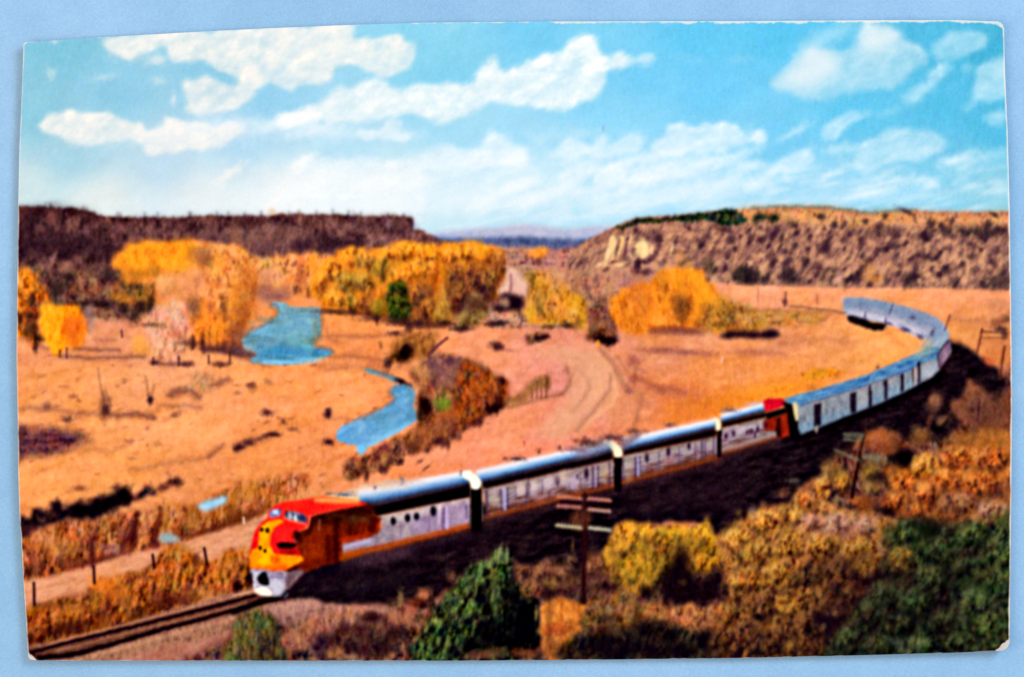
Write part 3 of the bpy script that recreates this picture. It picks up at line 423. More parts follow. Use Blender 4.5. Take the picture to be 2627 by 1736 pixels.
# ---- brush along the river
BR = [(58, 22, 28), (112, 62, 50), (156, 92, 62), (186, 122, 88)]
tree(N2(1230,370,1290,230,1400,180,1540,150,1640,180,1600,280,1560,370,1400,400,1290,420,1200,440), [(96, 52, 28), (160, 98, 50), (196, 128, 72)], (0, .1), (12, 18, 20), .35, rough=7, name='printed_bush', text='printed brown bush at the head of the narrows')
D(N2,1375,340,16,22,(16,4,10),.95,25); D(N2,1400,300,10,10,(40,18,20),.8,25); T(N2(1715,210,1640,270,1570,350), (6, 10), (90, 40, 46), .8, 2)
tree(N2(1440,450,1600,345,1750,335,1950,420,2100,500,2180,600,2220,680,2130,790,1990,870,1850,960,1700,1045,1550,1115,1400,1135,1300,1195,1200,1270,1080,1290,1000,1340,900,1340,880,1230,960,1180,1100,1140,1200,1070,1400,975,1470,910,1490,800,1475,700,1500,610,1430,530), BR, (0, .1), (12, 20, 10), .38, rough=9, name='printed_bush', text='printed red brown brush lining the pool')
F(N2(1560,380,1750,350,1960,430,2080,520,1900,560,1700,600,1600,540), [(110, 72, 72), (164, 112, 100)], None, (14, 14, 10), .4, soft=9, rough=8, al=.75)
F(N2(1850,560,2080,540,2190,620,2180,700,2040,760,1900,740,1820,660), [(140, 60, 24), (196, 96, 44)], None, (10, 18, 0), .4, soft=9, rough=8, al=.75)
F(N2(1430,430,1520,420,1560,560,1540,640,1480,680,1490,560), [(190, 130, 80), (220, 156, 104)], None, soft=6, rough=5, al=.8)
F(N2(1500,880,1700,800,1800,840,1700,1000,1560,1100,1420,1110,1440,980), [(140, 74, 40), (186, 110, 70)], None, (10, 18, 10), .4, soft=9, rough=8, al=.6)
for x, y, rx, ry, c_, al, a_ in [(1540,750,14,26,(20,6,10),.9,-15),(1500,830,10,14,(40,20,16),.8,0),(1690,745,20,20,(110,130,40),.85,0),(2090,760,18,14,(36,10,20),.85,0),(2150,600,10,18,(40,14,26),.8,0),(1960,860,16,7,(60,20,26),.8,-25),(1790,930,14,22,(90,40,40),.6,10),(1640,1040,14,9,(60,24,30),.8,-20),(1440,1080,18,14,(90,50,36),.7,0),(1340,1200,10,8,(40,14,20),.85,-20),(1200,1260,10,7,(80,34,40),.8,0),(1260,1190,12,5,(90,40,40),.6,-30),(1350,560,16,6,(30,20,30),.85,20),(1240,410,10,14,(60,34,44),.7,0),(1740,400,14,10,(80,44,60),.7,0),(1600,420,12,12,(90,54,66),.6,0),(1900,440,20,6,(100,60,64),.5,15),(1510,780,6,30,(50,34,20),.5,0),(1900,700,30,16,(170,80,34),.5,0),(1780,800,40,14,(180,84,40),.6,-15),(1500,1200,8,4,(90,50,40),.6,-30),(1550,1250,14,3,(110,60,50),.7,-40)]: D(N2, x, y, rx, ry, c_, al, a_)
F(N3(-60,80,60,110,200,180,330,260,320,360,270,420,200,490,60,540,0,600,-80,640,-100,500), [(70, 30, 26), (144, 74, 36), (190, 104, 50)], L('printed_bush', None, 'printed rust bush at the right end of the river brush'), (10, 20, 0), .38, soft=5, rough=8)
D(N3,220,450,22,12,(24,4,16),.9,-25); D(N3,265,240,10,10,(60,26,36),.8); D(N3,240,380,16,20,(60,26,24),.7); D(N3,60,580,20,10,(90,40,30),.7,-25); D(N3,120,300,24,20,(180,96,36),.4)

# meadow details at the left
for f, pts, w, al in [(N1,(150,625,400,610,560,660,800,665),14,.45),(N1,(900,670,1100,665,1230,685),17,.75),(N1,(1290,600,1500,605,1620,615),8,.5),(N1,(1370,510,1440,480,1520,480,1600,520),15,.8),(N1,(1690,450,1760,420,1840,380),11,.75),(N1,(1680,1000,1740,950,1800,920),8,.6),(N1,(1920,940,2000,890,2040,885),9,.75),(N1,(2090,870,2140,845,2195,830),7,.75),(N1,(1050,1110,1350,1050,1500,1030,1700,1000),9,.35),(N2,(30,1090,110,1040,200,1020,300,990,360,985),9,.75),(N2,(740,830,770,800),12,.85),(N2,(740,1040,790,1050),10,.85),(N1,(400,980,600,950,900,960,1050,900),14,.25),(N1,(150,790,300,760,420,760),10,.3),(N2,(640,420,900,440,1200,440,1240,440),16,.22),(N2,(800,860,900,860),10,.3)]:
    T(f(*pts), w * .9, (92, 48, 48), al * .8, 6, None, 5, 16)
SHD = L('printed_cloud_shadow', None, 'printed purple shadow patch at the left edge')
F(N1(120,790,300,790,420,770,560,790,700,850,710,890,560,930,440,980,250,1000,120,1070), [(66, 34, 44), (104, 60, 60), (140, 86, 76)], SHD, (30, 10, -6), .4, soft=7, rough=8, rs=20)
for x, y, rx, ry, al in [(540,710,14,7,.7),(590,520,10,6,.35),(1410,675,10,6,.5),(2140,650,9,8,.6),(2020,430,12,6,.4),(1780,270,14,6,.7),(1250,250,12,6,.7),(1500,265,16,6,.7),(340,360,10,6,.2),(1050,880,14,4,.3),(380,600,10,10,.4),(1270,910,14,5,.2),(1070,1020,14,5,.25)]: D(N1, x, y, rx, ry, (80, 44, 46), al)
for x, y, rx, ry, al in [(275,810,14,8,.5),(400,880,6,7,.6),(145,600,12,10,.35),(270,560,10,8,.25),(470,940,16,5,.4),(40,1090,12,8,.9),(320,985,16,6,.8),(120,1050,12,9,.6),(760,815,8,10,.9),(765,1045,12,6,.9),(1180,270,4,8,.4),(30,650,10,5,.3)]: D(N2, x, y, rx, ry, (70, 34, 36), al)
for i in range(110):
    x = rr.uniform(60, 1000); y = rr.uniform(900, 1290)
    if lab[int(y * K), int(x * K)] == GROUND: D(Z, x, y, rr.uniform(3, 9), rr.uniform(2, 5), (150, 84, 60), rr.uniform(.2, .55), rr.uniform(-30, 0))
BT = [L('printed_bare_tree', None, 'printed bare sapling on the left meadow') for _ in range(2)]
T(N1(790,290,810,430,840,560,870,660), (2, 6), (124, 76, 60), .6, 2.5, BT[0]); T(N1(900,600,860,500,850,460), (5, 2), (124, 76, 60), .55, 2.5, BT[0]); D(N1,845,590,14,26,(110,64,50),.6,0,BT[0]); D(N1,850,640,10,12,(70,36,40),.75,0,BT[0])
T(N1(1175,360,1190,470,1215,570), (2, 6), (124, 76, 60), .6, 2.5, BT[1]); T(N1(1240,430,1215,560), (3, 6), (124, 76, 60), .55, 2.5, BT[1]); D(N1,1212,550,8,10,(60,30,36),.85,0,BT[1])
F(N1(1500,470,1540,350,1620,320,1700,330,1740,400,1700,450,1640,480,1560,490), [(150, 110, 80), (190, 140, 100), (222, 170, 140)], L('printed_bush', None, 'printed grey brush on the meadow bank'), (8, 20, 20), .4, soft=6, rough=8, al=.65)

# tracks of the dirt road
def v_dark(q): return sum(q) < 520
ROAD = L('printed_dirt_road', None, 'printed curving dirt road with wheel tracks')
F(N3(560,-20,1000,-30,1090,0,1190,170,1210,330,1170,430,1060,510,880,660,700,700,560,640,700,480,820,340,850,250,820,150,700,60), [(212, 154, 118), (224, 166, 130), (234, 178, 138)], ROAD, (24, 40, 30), .35, soft=12, rough=8, rs=30, al=.75)
for pts, w, c_, al in [((1050,20,1120,110,1180,210,1200,330,1160,420,1050,510,900,640),(5,10),(240,176,132),.75),((1150,190,1140,300,1060,430,930,570,880,640),(5,7),(160,100,84),.55),((1060,-20,1110,30,1190,130,1240,240,1300,330),(14,20),(166,112,86),.5),((1210,50,1300,190,1350,290,1400,400,1370,520,1320,640),(8,8),(160,100,70),.5),((1370,300,1400,400,1360,540),(3,3),(240,170,120),.5),((790,130,830,200,820,280,770,345,650,365,500,405,330,450),(8,11),(140,92,60),.6),((970,230,980,300,920,400,850,500),(4,4),(180,120,90),.4),((900,140,960,260,940,360),(4,4),(190,130,104),.3),((1350,210,1500,280,1650,310,1750,340),(16,12),(176,90,56),.6),((1300,100,1420,170),(12,10),(170,100,80),.45),((740,40,900,60),(6,6),(200,134,110),.2),((820,160,850,230,840,300),(3,4),(236,176,126),.5),((1420,330,1380,460,1340,620),(8,8),(176,110,80),.4),((1330,180,1370,110),(8,5),(150,90,80),.35)]:
    T(N3(*pts), tuple(q_ * .8 for q_ in w), tuple(int(v * (.9 if v_dark(c_) else 1)) for v in c_), min(1, al * 1.0), 5, None, 2.5, 22)
for x in (520,560,595,635): T(N3(x,250 if x>540 else 300,x-5,375), 4, (90, 50, 40), .6, 1.6)
F(N3(500,260,570,210,640,200,660,230,640,290,560,320,480,380,360,430,300,400,400,340), [(110, 70, 40), (164, 110, 64)], L('printed_bush', None, 'printed scraggy bush beside the road bend'), (9, 18, 0), .4, soft=5, rough=7, al=.8)
D(N3,640,250,7,20,(100,60,40),.6)
for f, x0, y0, x1, y1, w, al in [(M3,1380,1250,1950,1280,12,.4),(N4,0,640,300,640,14,.3),(N4,300,560,600,560,20,.15),(N4,1680,380,2160,400,10,.35),(N4,0,300,830,320,6,.3),(N3,1700,430,2195,380,20,.25)]:
    T(f(x0, y0, (x0+x1)/2, (y0+y1)/2 - 8, x1, y1), w, (150, 88, 76), al, 5, None, 5, 26)
for f, x, y, rx, ry, c_, al in [(M3,1570,1250,24,6,(140,90,86),.5),(M3,1740,1265,20,5,(140,90,86),.5),(M3,1330,1330,18,12,(150,80,80),.6),(N3,1330,230,14,12,(160,84,70),.6),(N3,1560,320,12,7,(150,80,60),.5),(N3,1300,320,10,8,(140,84,80),.5),(N4,810,550,14,10,(196,116,70),.5),(N4,2060,400,16,10,(120,70,60),.5),(N4,2140,370,12,10,(80,50,50),.6),(N4,570,920,16,8,(150,90,60),.6),(N4,300,960,34,14,(228,140,50),.6),(N4,120,960,40,20,(236,150,60),.5),(N3,2100,400,60,20,(226,130,40),.5),(N3,1850,430,40,24,(216,116,60),.4),(N4,2060,260,30,20,(170,110,80),.4)]: D(f, x, y, rx, ry, c_, al)
T(M3(2040,1345,2050,1300), 2.5, (250, 220, 220), .8, 1)
T(S3(645,880,652,845), 2, (120, 130, 150), .7, 1)

F(N3(1650,430,1900,380,2195,320,2195,470,2000,530,1800,560,1700,600,1560,640,1600,520), [(206, 120, 66), (226, 134, 52), (238, 150, 60)], None, (20, 14, -14), .35, soft=16, rough=12, al=.6)
F(N4(0,1000,200,900,450,830,700,840,620,910,380,990,190,1020,0,1050), [(214, 120, 44), (238, 146, 48), (246, 166, 60)], None, (20, 12, -16), .35, soft=12, rough=10, al=.75)
F(N4(480,1430-620,560,770,700,760,860,790,880,800,760,830,600,850,500,850), [(150, 84, 30), (222, 132, 36), (240, 156, 50)], None, (10, 10, 0), .4, soft=5, rough=6, al=.85)
for f, x, y, rx, ry, al in [(M3,1560,1255,60,7,.45),(M3,1800,1262,60,6,.4),(N4,100,640,70,8,.4),(N4,300,560,50,6,.25),(N3,1500,300,50,14,.4),(N3,1700,340,50,10,.35),(N3,1450,420,30,10,.25),(N4,700,540,60,8,.2)]: D(f, x, y, rx, ry, (172, 100, 84), al, 4, None, 2.2, .6)
# ---- left foreground
BAND = L('printed_bush', None, 'printed olive brown willow band at the lower left')
F(BL(130,560,500,400,700,375,900,335,1200,285,1500,255,1700,160,1900,90,2200,40,2320,70,2250,190,2080,280,2010,340,1750,432,1480,512,1300,585,950,645,720,725,450,790,180,860,120,860), [(78, 32, 24), (146, 78, 42), (190, 110, 64), (214, 142, 98)], BAND, (9, 30, 8), .44, (0, .25), 5, 8, 14, base=.52)
for x, y, rx, ry, c_, al, a_ in [(1000,500,12,50,(60,14,20),.85,8),(930,560,8,34,(80,30,30),.7,0),(1180,460,8,44,(90,34,30),.75,12),(690,620,9,56,(90,40,36),.75,0),(1160,560,9,14,(80,30,40),.7,0),(590,720,30,9,(110,54,40),.7,-15),(780,680,40,9,(90,40,34),.7,-15),(1600,460,60,10,(90,40,26),.75,-17),(1850,370,50,18,(100,50,26),.8,-20),(1750,330,20,20,(110,60,30),.5,0),(270,720,9,22,(150,90,70),.6,0),(840,610,24,14,(170,120,130),.5,0),(1420,380,20,30,(160,110,50),.5,0),(400,580,40,20,(206,146,90),.4,0),(1100,420,10,40,(212,140,100),.5,8),(1900,180,40,24,(190,120,40),.5,0),(1450,300,26,16,(190,120,60),.4,0),(1780,190,8,26,(150,90,40),.5,0),(1250,360,10,30,(190,130,60),.5,0),(300,500,30,14,(214,150,100),.4,-10),(500,700,20,14,(110,60,40),.5,0)]: D(BL, x, y, rx, ry, c_, al, a_)
F(BL(1488,285,1530,250,1600,232,1705,212,1690,262,1600,300,1530,325), [(150, 186, 206), (176, 204, 220)], L('printed_puddle'), soft=4, rough=2)
F(BL(1190,510,1270,478,1335,520,1350,560,1280,570,1200,550), [(130, 150, 160), (170, 190, 196)], L('printed_puddle'), (8, 10, 0), .4, soft=5, rough=4, al=.85)
BLK = L('printed_bush', None, 'printed black thorny thicket on the lower left bank')
F(BL(130,390,220,370,280,300,350,335,390,300,420,230,480,290,560,235,620,270,700,270,760,200,860,200,880,130,960,150,1000,195,1100,170,1250,110,1330,70,1370,100,1300,145,1150,200,1060,235,960,275,880,290,800,340,700,375,500,385,320,440,130,520), [(20, 10, 20), (56, 28, 32), (126, 74, 52)], BLK, (12, 14, -20), .46, (-.1, .1), 5, 13, 15, base=.38)
F(BL(480,150,760,120,880,160,760,210,560,220), [(200, 130, 80), (220, 156, 96)], None, soft=9, rough=7, al=.5)
D(BL,640,320,50,22,(14,4,14),.85,-8); D(BL,830,250,40,18,(14,4,14),.8,-20); D(BL,930,190,14,20,(18,6,14),.8,20); D(BL,1330,110,12,12,(60,30,24),.7); D(BL,600,150,16,7,(120,60,40),.6); D(BL,200,450,30,14,(90,40,40),.6,-10); D(BL,440,290,10,18,(24,8,20),.8); D(BL,310,330,16,9,(30,12,24),.7,20)
PATH = L('printed_trackside_path', None, 'printed pale path beside the railway')
F(BL(120,870,450,795,720,730,950,655,1300,590,1480,520,1750,440,1960,360,2060,330,2060,450,1870,600,1700,640,1550,700,1400,640,1250,640,1100,740,950,800,700,880,450,960,200,1040,120,1060), [(190, 126, 92), (214, 148, 112), (226, 162, 128)], PATH, (30, 10, -16), .35, soft=5, rough=4)
WEED = L('printed_bush', None, 'printed orange weeds between the path and the rails')
F(BL(150,1110,230,1040,400,1000,620,950,690,870,800,830,950,790,1130,740,1220,600,1350,570,1480,660,1560,720,1700,620,1800,600,1930,640,1960,880,1880,930,1700,950,1400,1030,1000,1160,700,1240,400,1310,180,1360,130,1350), [(60, 20, 20), (130, 68, 32), (178, 100, 44), (206, 128, 70)], WEED, (10, 24, 12), .48, (0, .2), 5, 9, 13, base=.5)
for x, y, rx, ry, c_, al, a_ in [(790,870,40,24,(220,124,44),.75,0),(860,940,26,20,(196,104,44),.6,0),(1270,1000,44,14,(70,20,20),.75,-15),(1180,960,20,20,(90,34,26),.6,0),(1400,930,9,30,(90,40,40),.6,10),(500,1200,56,16,(60,22,16),.8,-10),(360,1030,26,9,(110,56,36),.6,0),(1780,880,8,14,(50,16,20),.8,0),(1870,840,7,20,(60,20,20),.7,0),(1480,690,10,18,(100,50,34),.7,0),(1560,940,30,14,(196,130,70),.5,-10),(960,1010,12,40,(150,96,44),.5,0),(1350,600,22,10,(160,104,44),.5,0),(1700,720,20,24,(184,120,54),.5,0),(720,980,20,16,(130,90,40),.5,0),(230,1300,16,18,(70,26,20),.8,0),(480,1060,30,20,(190,110,50),.5,0),(790,1150,16,20,(100,50,24),.6,0),(1950,980,12,6,(40,10,20),.5,0),(620,1080,12,30,(160,100,44),.4,0),(1040,1100,30,14,(80,34,20),.6,-15)]: D(BL, x, y, rx, ry, c_, al, a_)
BAL = L('printed_ballast', None, 'printed brown ballast bed under the rails')
F(BL(190,1350,400,1310,700,1235,1000,1150,1400,1030,1700,950,1900,900,2080,900,2100,1050,1900,1110,1800,1200,1500,1290,1300,1330,1000,1400,800,1460,180,1460), [(110, 70, 60), (156, 108, 86), (188, 138, 112)], BAL, (8, 14, 0), .35, (0, -.1), 4, 4)
TRK = L('printed_track', None, 'printed railway track curving out of the lower left corner')
F(BL(200,1350,500,1290,1000,1160,1500,1040,1900,930,2060,960,1800,1065,1500,1145,1200,1225,900,1315,600,1400,480,1430,210,1430), [(84, 44, 38), (128, 84, 66)], TRK, (9, 9, 0), .4, soft=4, rough=2)
for pts, w in [((225,1385,450,1320,700,1258,1000,1188,1500,1062,1780,992,1920,950), (9, 8)), ((300,1420,480,1405,600,1385,900,1300,1200,1212,1500,1135,1800,1052,2080,975), (14, 9))]:
    rl = L('printed_rail', TRK); T(BL(*pts), w, (24, 6, 16), .95, 2.2, rl, 1.5, 14)
T(BL(360,1320,700,1230,1000,1155,1500,1030,1800,950,1900,925), 3, (206, 140, 104), .6, 2, None, 1); T(BL(420,1370,700,1300,1000,1225,1500,1100,1850,1015), 4, (164, 112, 84), .7, 2, None, 1.5); T(BL(700,1400,1000,1330,1300,1240,1600,1165,1850,1090), 6, (200, 146, 118), .6, 4, None, 2)
D(BL,240,1385,12,8,(40,10,20),.8)
for x0, y0, x1, y1 in [(258,860,262,1020),(706,735,712,860),(1148,650,1160,745),(1535,600,1555,715)]:
    T(BL(x0, y0, x1, y1), 6.5, (40, 12, 20), .9, 1.5, L('printed_fence_post'))
T(BL(1830,372,1832,412), 5, (246, 210, 190), .9, 1.5, L('printed_marker_post'))
T(BL(1770,650,1768,690), 4, (120,60,40), .6, 1.5); T(BL(0+690,560,700,720), 5, (70, 26, 30), .6, 3)

# ---- right foreground base: brush below the embankment
BRUSH = L('printed_undergrowth', None, 'printed dark undergrowth along the bottom edge')
F(Z(620,1620,700,1560,800,1540,900,1552,1100,1540,1200,1460,1330,1430,1480,1460,1560,1400,1600,1340,1830,1360,2030,1290,2150,1160,2300,1110,2450,1090,2470,1010,2550,1010,2640,950,2640,1740,600,1740), [(26, 10, 20), (78, 44, 40), (128, 82, 64), (158, 110, 84)], BRUSH, (14, 20, 0), .42, soft=6, rough=9, base=.48)
BANK = L('printed_embankment', None, 'printed black shaded embankment beneath the train')
F(Z(725,1540,750,1490,874,1420,900,1390,1240,1290,1600,1195,2000,1075,2200,1010,2400,925,2418,885,2439,872,2506,905,2572,960,2570,1010,2557,1028,2530,1010,2506,995,2480,975,2474,1015,2436,1035,2458,1067,2455,1100,2397,1126,2330,1126,2299,1111,2232,1112,2162,1160,2109,1210,2049,1255,2023,1292,1956,1307,1900,1341,1835,1374,1798,1340,1592,1344,1577,1355,1551,1412,1484,1468,1440,1490,1350,1470,1323,1440,1270,1430,1193,1470,1110,1540,983,1550,871,1550,791,1538), [(12, 5, 12), (28, 16, 24), (52, 34, 38), (80, 56, 48)], BANK, (30, 12, -14), .28, soft=5, rough=8, rs=16, base=.32, gaps=0)
F(N3(1280,1190,1700,1060,2195,900,2195,1160,1900,1260,1500,1330,1280,1300), [(34, 18, 28), (56, 34, 44)], None, (50, 7, -14), .5, soft=14, rough=8, al=.5)
F(A(500,960,1000,860,1500,800,1400,960,900,1020,560,1020), [(30, 18, 34), (44, 32, 36)], None, soft=14, rough=8, al=.6)
for x, y, rx, ry in [(1560,1040,18,22),(1880,960,22,24),(1520,1180,7,16),(1800,1150,30,16),(1950,1050,20,22),(1740,1080,18,16)]: D(N4, x, y, rx, ry, (132, 84, 60), .55, 20)
for f, x, y, rx, ry in [(A,1560,1010,60,40),(A,1760,880,60,36),(A,1300,1090,60,30),(P1,560,790,60,34),(P1,700,780,60,40),(P1,860,740,40,40),(N4,1180,1290,60,40),(N4,1450,1300,50,50),(N4,1560,1040,40,50),(N4,1640,1200,50,40),(N4,960,1450,50,40),(P2,300,330,60,40),(P2,180,400,60,30),(P2,620,120,50,50)]:
    blob(f, x, y, rx, ry, [(30, 14, 20), (84, 50, 40), (146, 96, 70), (180, 124, 90)], al=.7)
MND = L('printed_gravel_mound', None, 'printed rounded gravel shoulder in front of the locomotive')
F(A(270,1120,420,1065,560,1052,680,1065,760,1090,850,1105,1080,1105,1250,1115,1200,1200,1000,1260,760,1300,500,1290,350,1240), [(116, 76, 72), (160, 114, 106), (190, 142, 124)], MND, (10, 18, 0), .35, (0, .35), 5, 6)
F(A(480,1240,800,1130,1050,1120,1250,1130,1380,1060,1500,1100,1400,1250,1200,1290,1000,1240,800,1300,600,1420,480,1420), [(120, 70, 60), (176, 116, 90), (200, 140, 106)], L('printed_dry_grass', None, 'printed pink dry grass at the foot of the mound'), (9, 20, 0), .4, soft=7, rough=8, al=.8)
for x, y, rx, ry, c_, al, a_ in [(1130,1200,26,14,(30,10,20),.8,0),(900,1280,14,20,(50,20,24),.7,-20),(740,1380,34,20,(60,34,44),.6,0),(1200,1420,30,24,(30,10,20),.8,0),(1000,1450,34,24,(30,14,26),.7,0),(1050,1300,30,20,(60,30,34),.6,0),(700,1440,20,30,(36,18,40),.7,0),(1340,1050,7,22,(150,110,70),.7,0),(1520,1020,16,12,(200,120,80),.7,0),(1480,1080,18,10,(110,40,24),.7,0),(1520,1110,12,8,(30,6,10),.8,0),(1350,1200,30,14,(170,110,70),.5,0),(1300,1330,26,26,(40,14,24),.7,0),(850,1480,12,16,(190,130,80),.6,0),(950,1520,20,8,(180,140,110),.6,0),(780,1490,14,12,(180,120,70),.5,0),(620,1250,14,12,(180,110,80),.4,0),(440,1360,24,14,(200,140,110),.5,0),(250,1440,20,24,(110,80,50),.5,0)]: D(A, x, y, rx, ry, c_, al, a_)
tree(A(-20,1380,20,1200,120,1130,200,1140,240,1170,330,1200,350,1290,370,1400,420,1560,-60,1570), [(44, 32, 30), (84, 76, 44), (128, 116, 76)], (.2, .15), (9, 20, 0), .38, rough=8, name='printed_bush', text='printed olive sage bush at the bottom edge')

# ---- the train
LOCO = L('printed_locomotive', None, 'printed red, yellow and silver streamlined locomotive leading the train')
LB = [L('printed_locomotive_booster', None, 'printed silver booster unit behind the lead locomotive'), L('printed_locomotive_booster', None, 'printed second silver booster unit')]
LOCO4 = L('printed_locomotive', None, 'printed rear facing locomotive with red nose ahead of the coaches')
T(A(560,820,900,750,1200,690,1880,520), 50, (26, 12, 26), .8, 12, None, 5)
F(A(1000,700,1400,590,1420,640,1380,720,1010,790), [(70, 44, 54), (112, 80, 88)], None, (20, 10, -14), .4, soft=7, rough=5, al=.7)
def quadgrad(pts, cols, lid, soft=2.0, n=0.03):
    """4 corners TL, TR, BR, BL; colours from top to bottom"""
    r = pmask(pts, soft, 0, 10, False)
    if r is None: return
    sl, X, Y, m = r; (x0, y0), (x1, y1), (x2, y2), (x3, y3) = pts
    yt = np.interp(X[0], [x0, x1], [y0, y1])[None, :]; yb = np.interp(X[0], [x3, x2], [y3, y2])[None, :]
    t = np.clip((Y - yt) / np.maximum(yb - yt, 1), 0, 1) + n * fbm(X, Y, 26, 8, -14, nseed())
    put(sl, m, ramp(cols, t), lid)
ROOFC = [(220, 172, 152), (232, 214, 214), (208, 210, 222), (150, 176, 204), (98, 130, 176), (58, 76, 112), (24, 22, 36)]
def unit(lid, roof, band, side, stripe, cap=None, gap=None):
    rf = L('printed_roof', lid); sd = L('printed_side', lid)
    quadgrad(roof, ROOFC, rf, 4)
    quadgrad(band, [(26, 24, 40), (14, 8, 18), (40, 26, 34)], rf, 4)
    s = [side[0], side[1], side[2], side[3]]
    quadgrad(s, [(134, 116, 114), (164, 146, 148), (146, 122, 136), (118, 82, 80), (92, 52, 46)], sd, 2.4, .3)
    st_ = [(x, y + 13) for x, y in stripe]; T(st_, 20, (62, 36, 44), .75, 9, None, 2)
    T(stripe, 9, (150, 70, 36), .85, 5, L('printed_stripe', lid), 1.5)
    if gap: F(gap, [(10, 4, 10), (30, 14, 20)], BANK, (8, 20, 0), .3, soft=2, sm=False)
    if cap: F(cap, [(216, 204, 170), (238, 230, 206)], L('printed_end_cap', lid), con=.2, soft=2.2)
# rear A unit (rightmost), then the two boosters, then the lead unit: nearest painted last
unit(LOCO4, N4(-165,1125,200,1030,200,1115,-165,1215), N4(-165,1205,220,1110,220,1165,-165,1255), N4(-165,1250,200,1165,300,1310,-165,1440), N4(-150,1440,100,1370,300,1310))
T(N4(-160,1420,0,1380,180,1320,290,1290), 12, (176, 168, 176), .6, 4)
RN = L('printed_red_nose', LOCO4)
F(N4(185,1030,215,1012,330,1010,350,1040,340,1070,210,1115,190,1070), [(170, 20, 34), (214, 34, 54)], RN, con=.3, soft=2.5)
F(N4(180,1185,380,1115,400,1280,390,1310,300,1330,290,1260,200,1270,180,1240), [(104, 24, 16), (160, 50, 26)], RN, (10, 16, 0), .3, soft=2.5, sm=False)
F(N4(205,1125,370,1075,375,1125,205,1180), [(16, 8, 14)], RN, con=0, soft=2.5, sm=False, al=.95)
F(N4(290,1170,320,1160,325,1320,290,1320), [(30, 4, 10)], RN, con=0, soft=2.5, sm=False, al=.9); F(N4(330,1040,410,1030,420,1300,400,1310,370,1100), [(16, 8, 12)], None, con=0, soft=2.5, sm=False, al=.9)
for x, y, rx, ry in [(50,1275,4,6),(75,1270,4,6),(95,1270,3,5),(135,1255,4,8),(205,1225,5,6),(-60,1290,4,7),(-120,1310,4,7),(115,1300,2,8)]: D(N4, x, y, rx, ry, (60, 30, 60), .85)
F(N4(-20,1245,100,1215,150,1230,60,1260,-20,1290), [(196, 176, 190)], None, con=0, soft=3, al=.5)
unit(LB[1], N3(1240,690,2000,530,2000,625,1240,815), N3(1240,800,2005,615,2005,690,1240,850), N3(1235,850,2005,690,2005,850,1235,1060), N3(1240,1055,1420,1010,1700,940,2005,855), N3(1975,535,2020,545,2036,580,2030,630,2000,640,1995,590), N3(2005,640,2042,630,2040,850,2005,860))
F(N3(1200,740,1330,670,1400,650,1380,700,1300,760,1240,790), [(110, 84, 96), (150, 120, 130)], None, (20, 8, -14), .4, soft=5, rough=3, al=.85)
for i, (x, y, rx, ry) in enumerate([(1440,860,5,11),(1613,810,5,12),(1780,765,4,9)]): D(N3, x, y, rx, ry, (50, 24, 50), .9, 0, L('printed_porthole', LB[1]), 3, 0)
for x0, y0, x1, y1, w in [(1350,860,1352,1010,7),(1385,855,1388,1000,4),(1885,715,1885,850,6),(1910,710,1910,845,3),(1540,820,1540,970,2),(1700,780,1700,920,2),(1980,690,1975,850,5),(1250,870,1250,1040,5),(1830,740,1828,880,2)]: T(N3(x0, y0, x1, y1), w, (60, 40, 70), .6, 1.8)
T(N3(1368,860,1370,1000), 4, (170, 170, 220), .7, 2); T(N3(1290,880,1295,1030), 16, (184, 170, 140), .35, 6); F(N3(1580,870,1660,850,1650,900,1580,920), [(150, 90, 80)], None, con=0, soft=5, al=.5)
unit(LB[0], N3(60,945,1175,700,1175,805,60,1080), N3(100,1055,1170,800,1170,880,125,1120), N3(125,1115,1172,880,1180,1085,150,1335), N3(150,1335,400,1275,560,1230,720,1190,1180,1080), N3(1080,730,1120,725,1190,740,1238,790,1240,845,1185,850,1165,800,1130,760), N3(1175,850,1240,850,1235,1140,1180,1130))
F(N3(880,770,1100,710,1150,760,1080,810,900,850), [(110, 100, 120), (150, 136, 148)], None, (20, 8, -14), .4, soft=6, rough=3, al=.75)
for i, (x, y, rx, ry) in enumerate([(485,1100,6,15),(722,1040,7,11),(955,985,6,13),(880,1010,3,6)]): D(N3, x, y, rx, ry, (44, 20, 44), .9, 0, L('printed_porthole', LB[0]), 3, 0)
for x0, y0, x1, y1, w in [(265,1120,270,1270,7),(320,1100,322,1260,5),(385,1090,385,1180,2),(480,1060,468,1240,4),(605,1040,600,1150,3),(1005,930,1010,1110,7),(1048,925,1048,1100,5),(150,1130,155,1320,8),(1140,900,1140,1080,6),(660,1120,650,1200,4),(820,1060,815,1150,2),(905,980,905,1060,2)]: T(N3(x0, y0, x1, y1), w, (60, 36, 60), .6, 1.8)
T(N3(295,1110,298,1270), 7, (166, 160, 210), .8, 2); T(N3(1028,940,1028,1090), 4, (160, 150, 190), .7, 2); T(N3(110,1050,118,1330), 3, (160,150,150), .6, 1.5)
for x, y, c_ in [(430,1110,(230,200,190)),(540,1080,(232,206,200)),(650,1060,(232,206,204)),(760,1010,(220,190,170)),(220,1200,(190,170,140)),(1100,980,(190,150,110)),(860,1060,(200,170,190))]: D(N3, x, y, 14, 16, c_, .5)
F(N3(540,1160,700,1130,760,1100,640,1200,540,1230), [(160, 90, 70)], None, con=0, soft=6, al=.4)
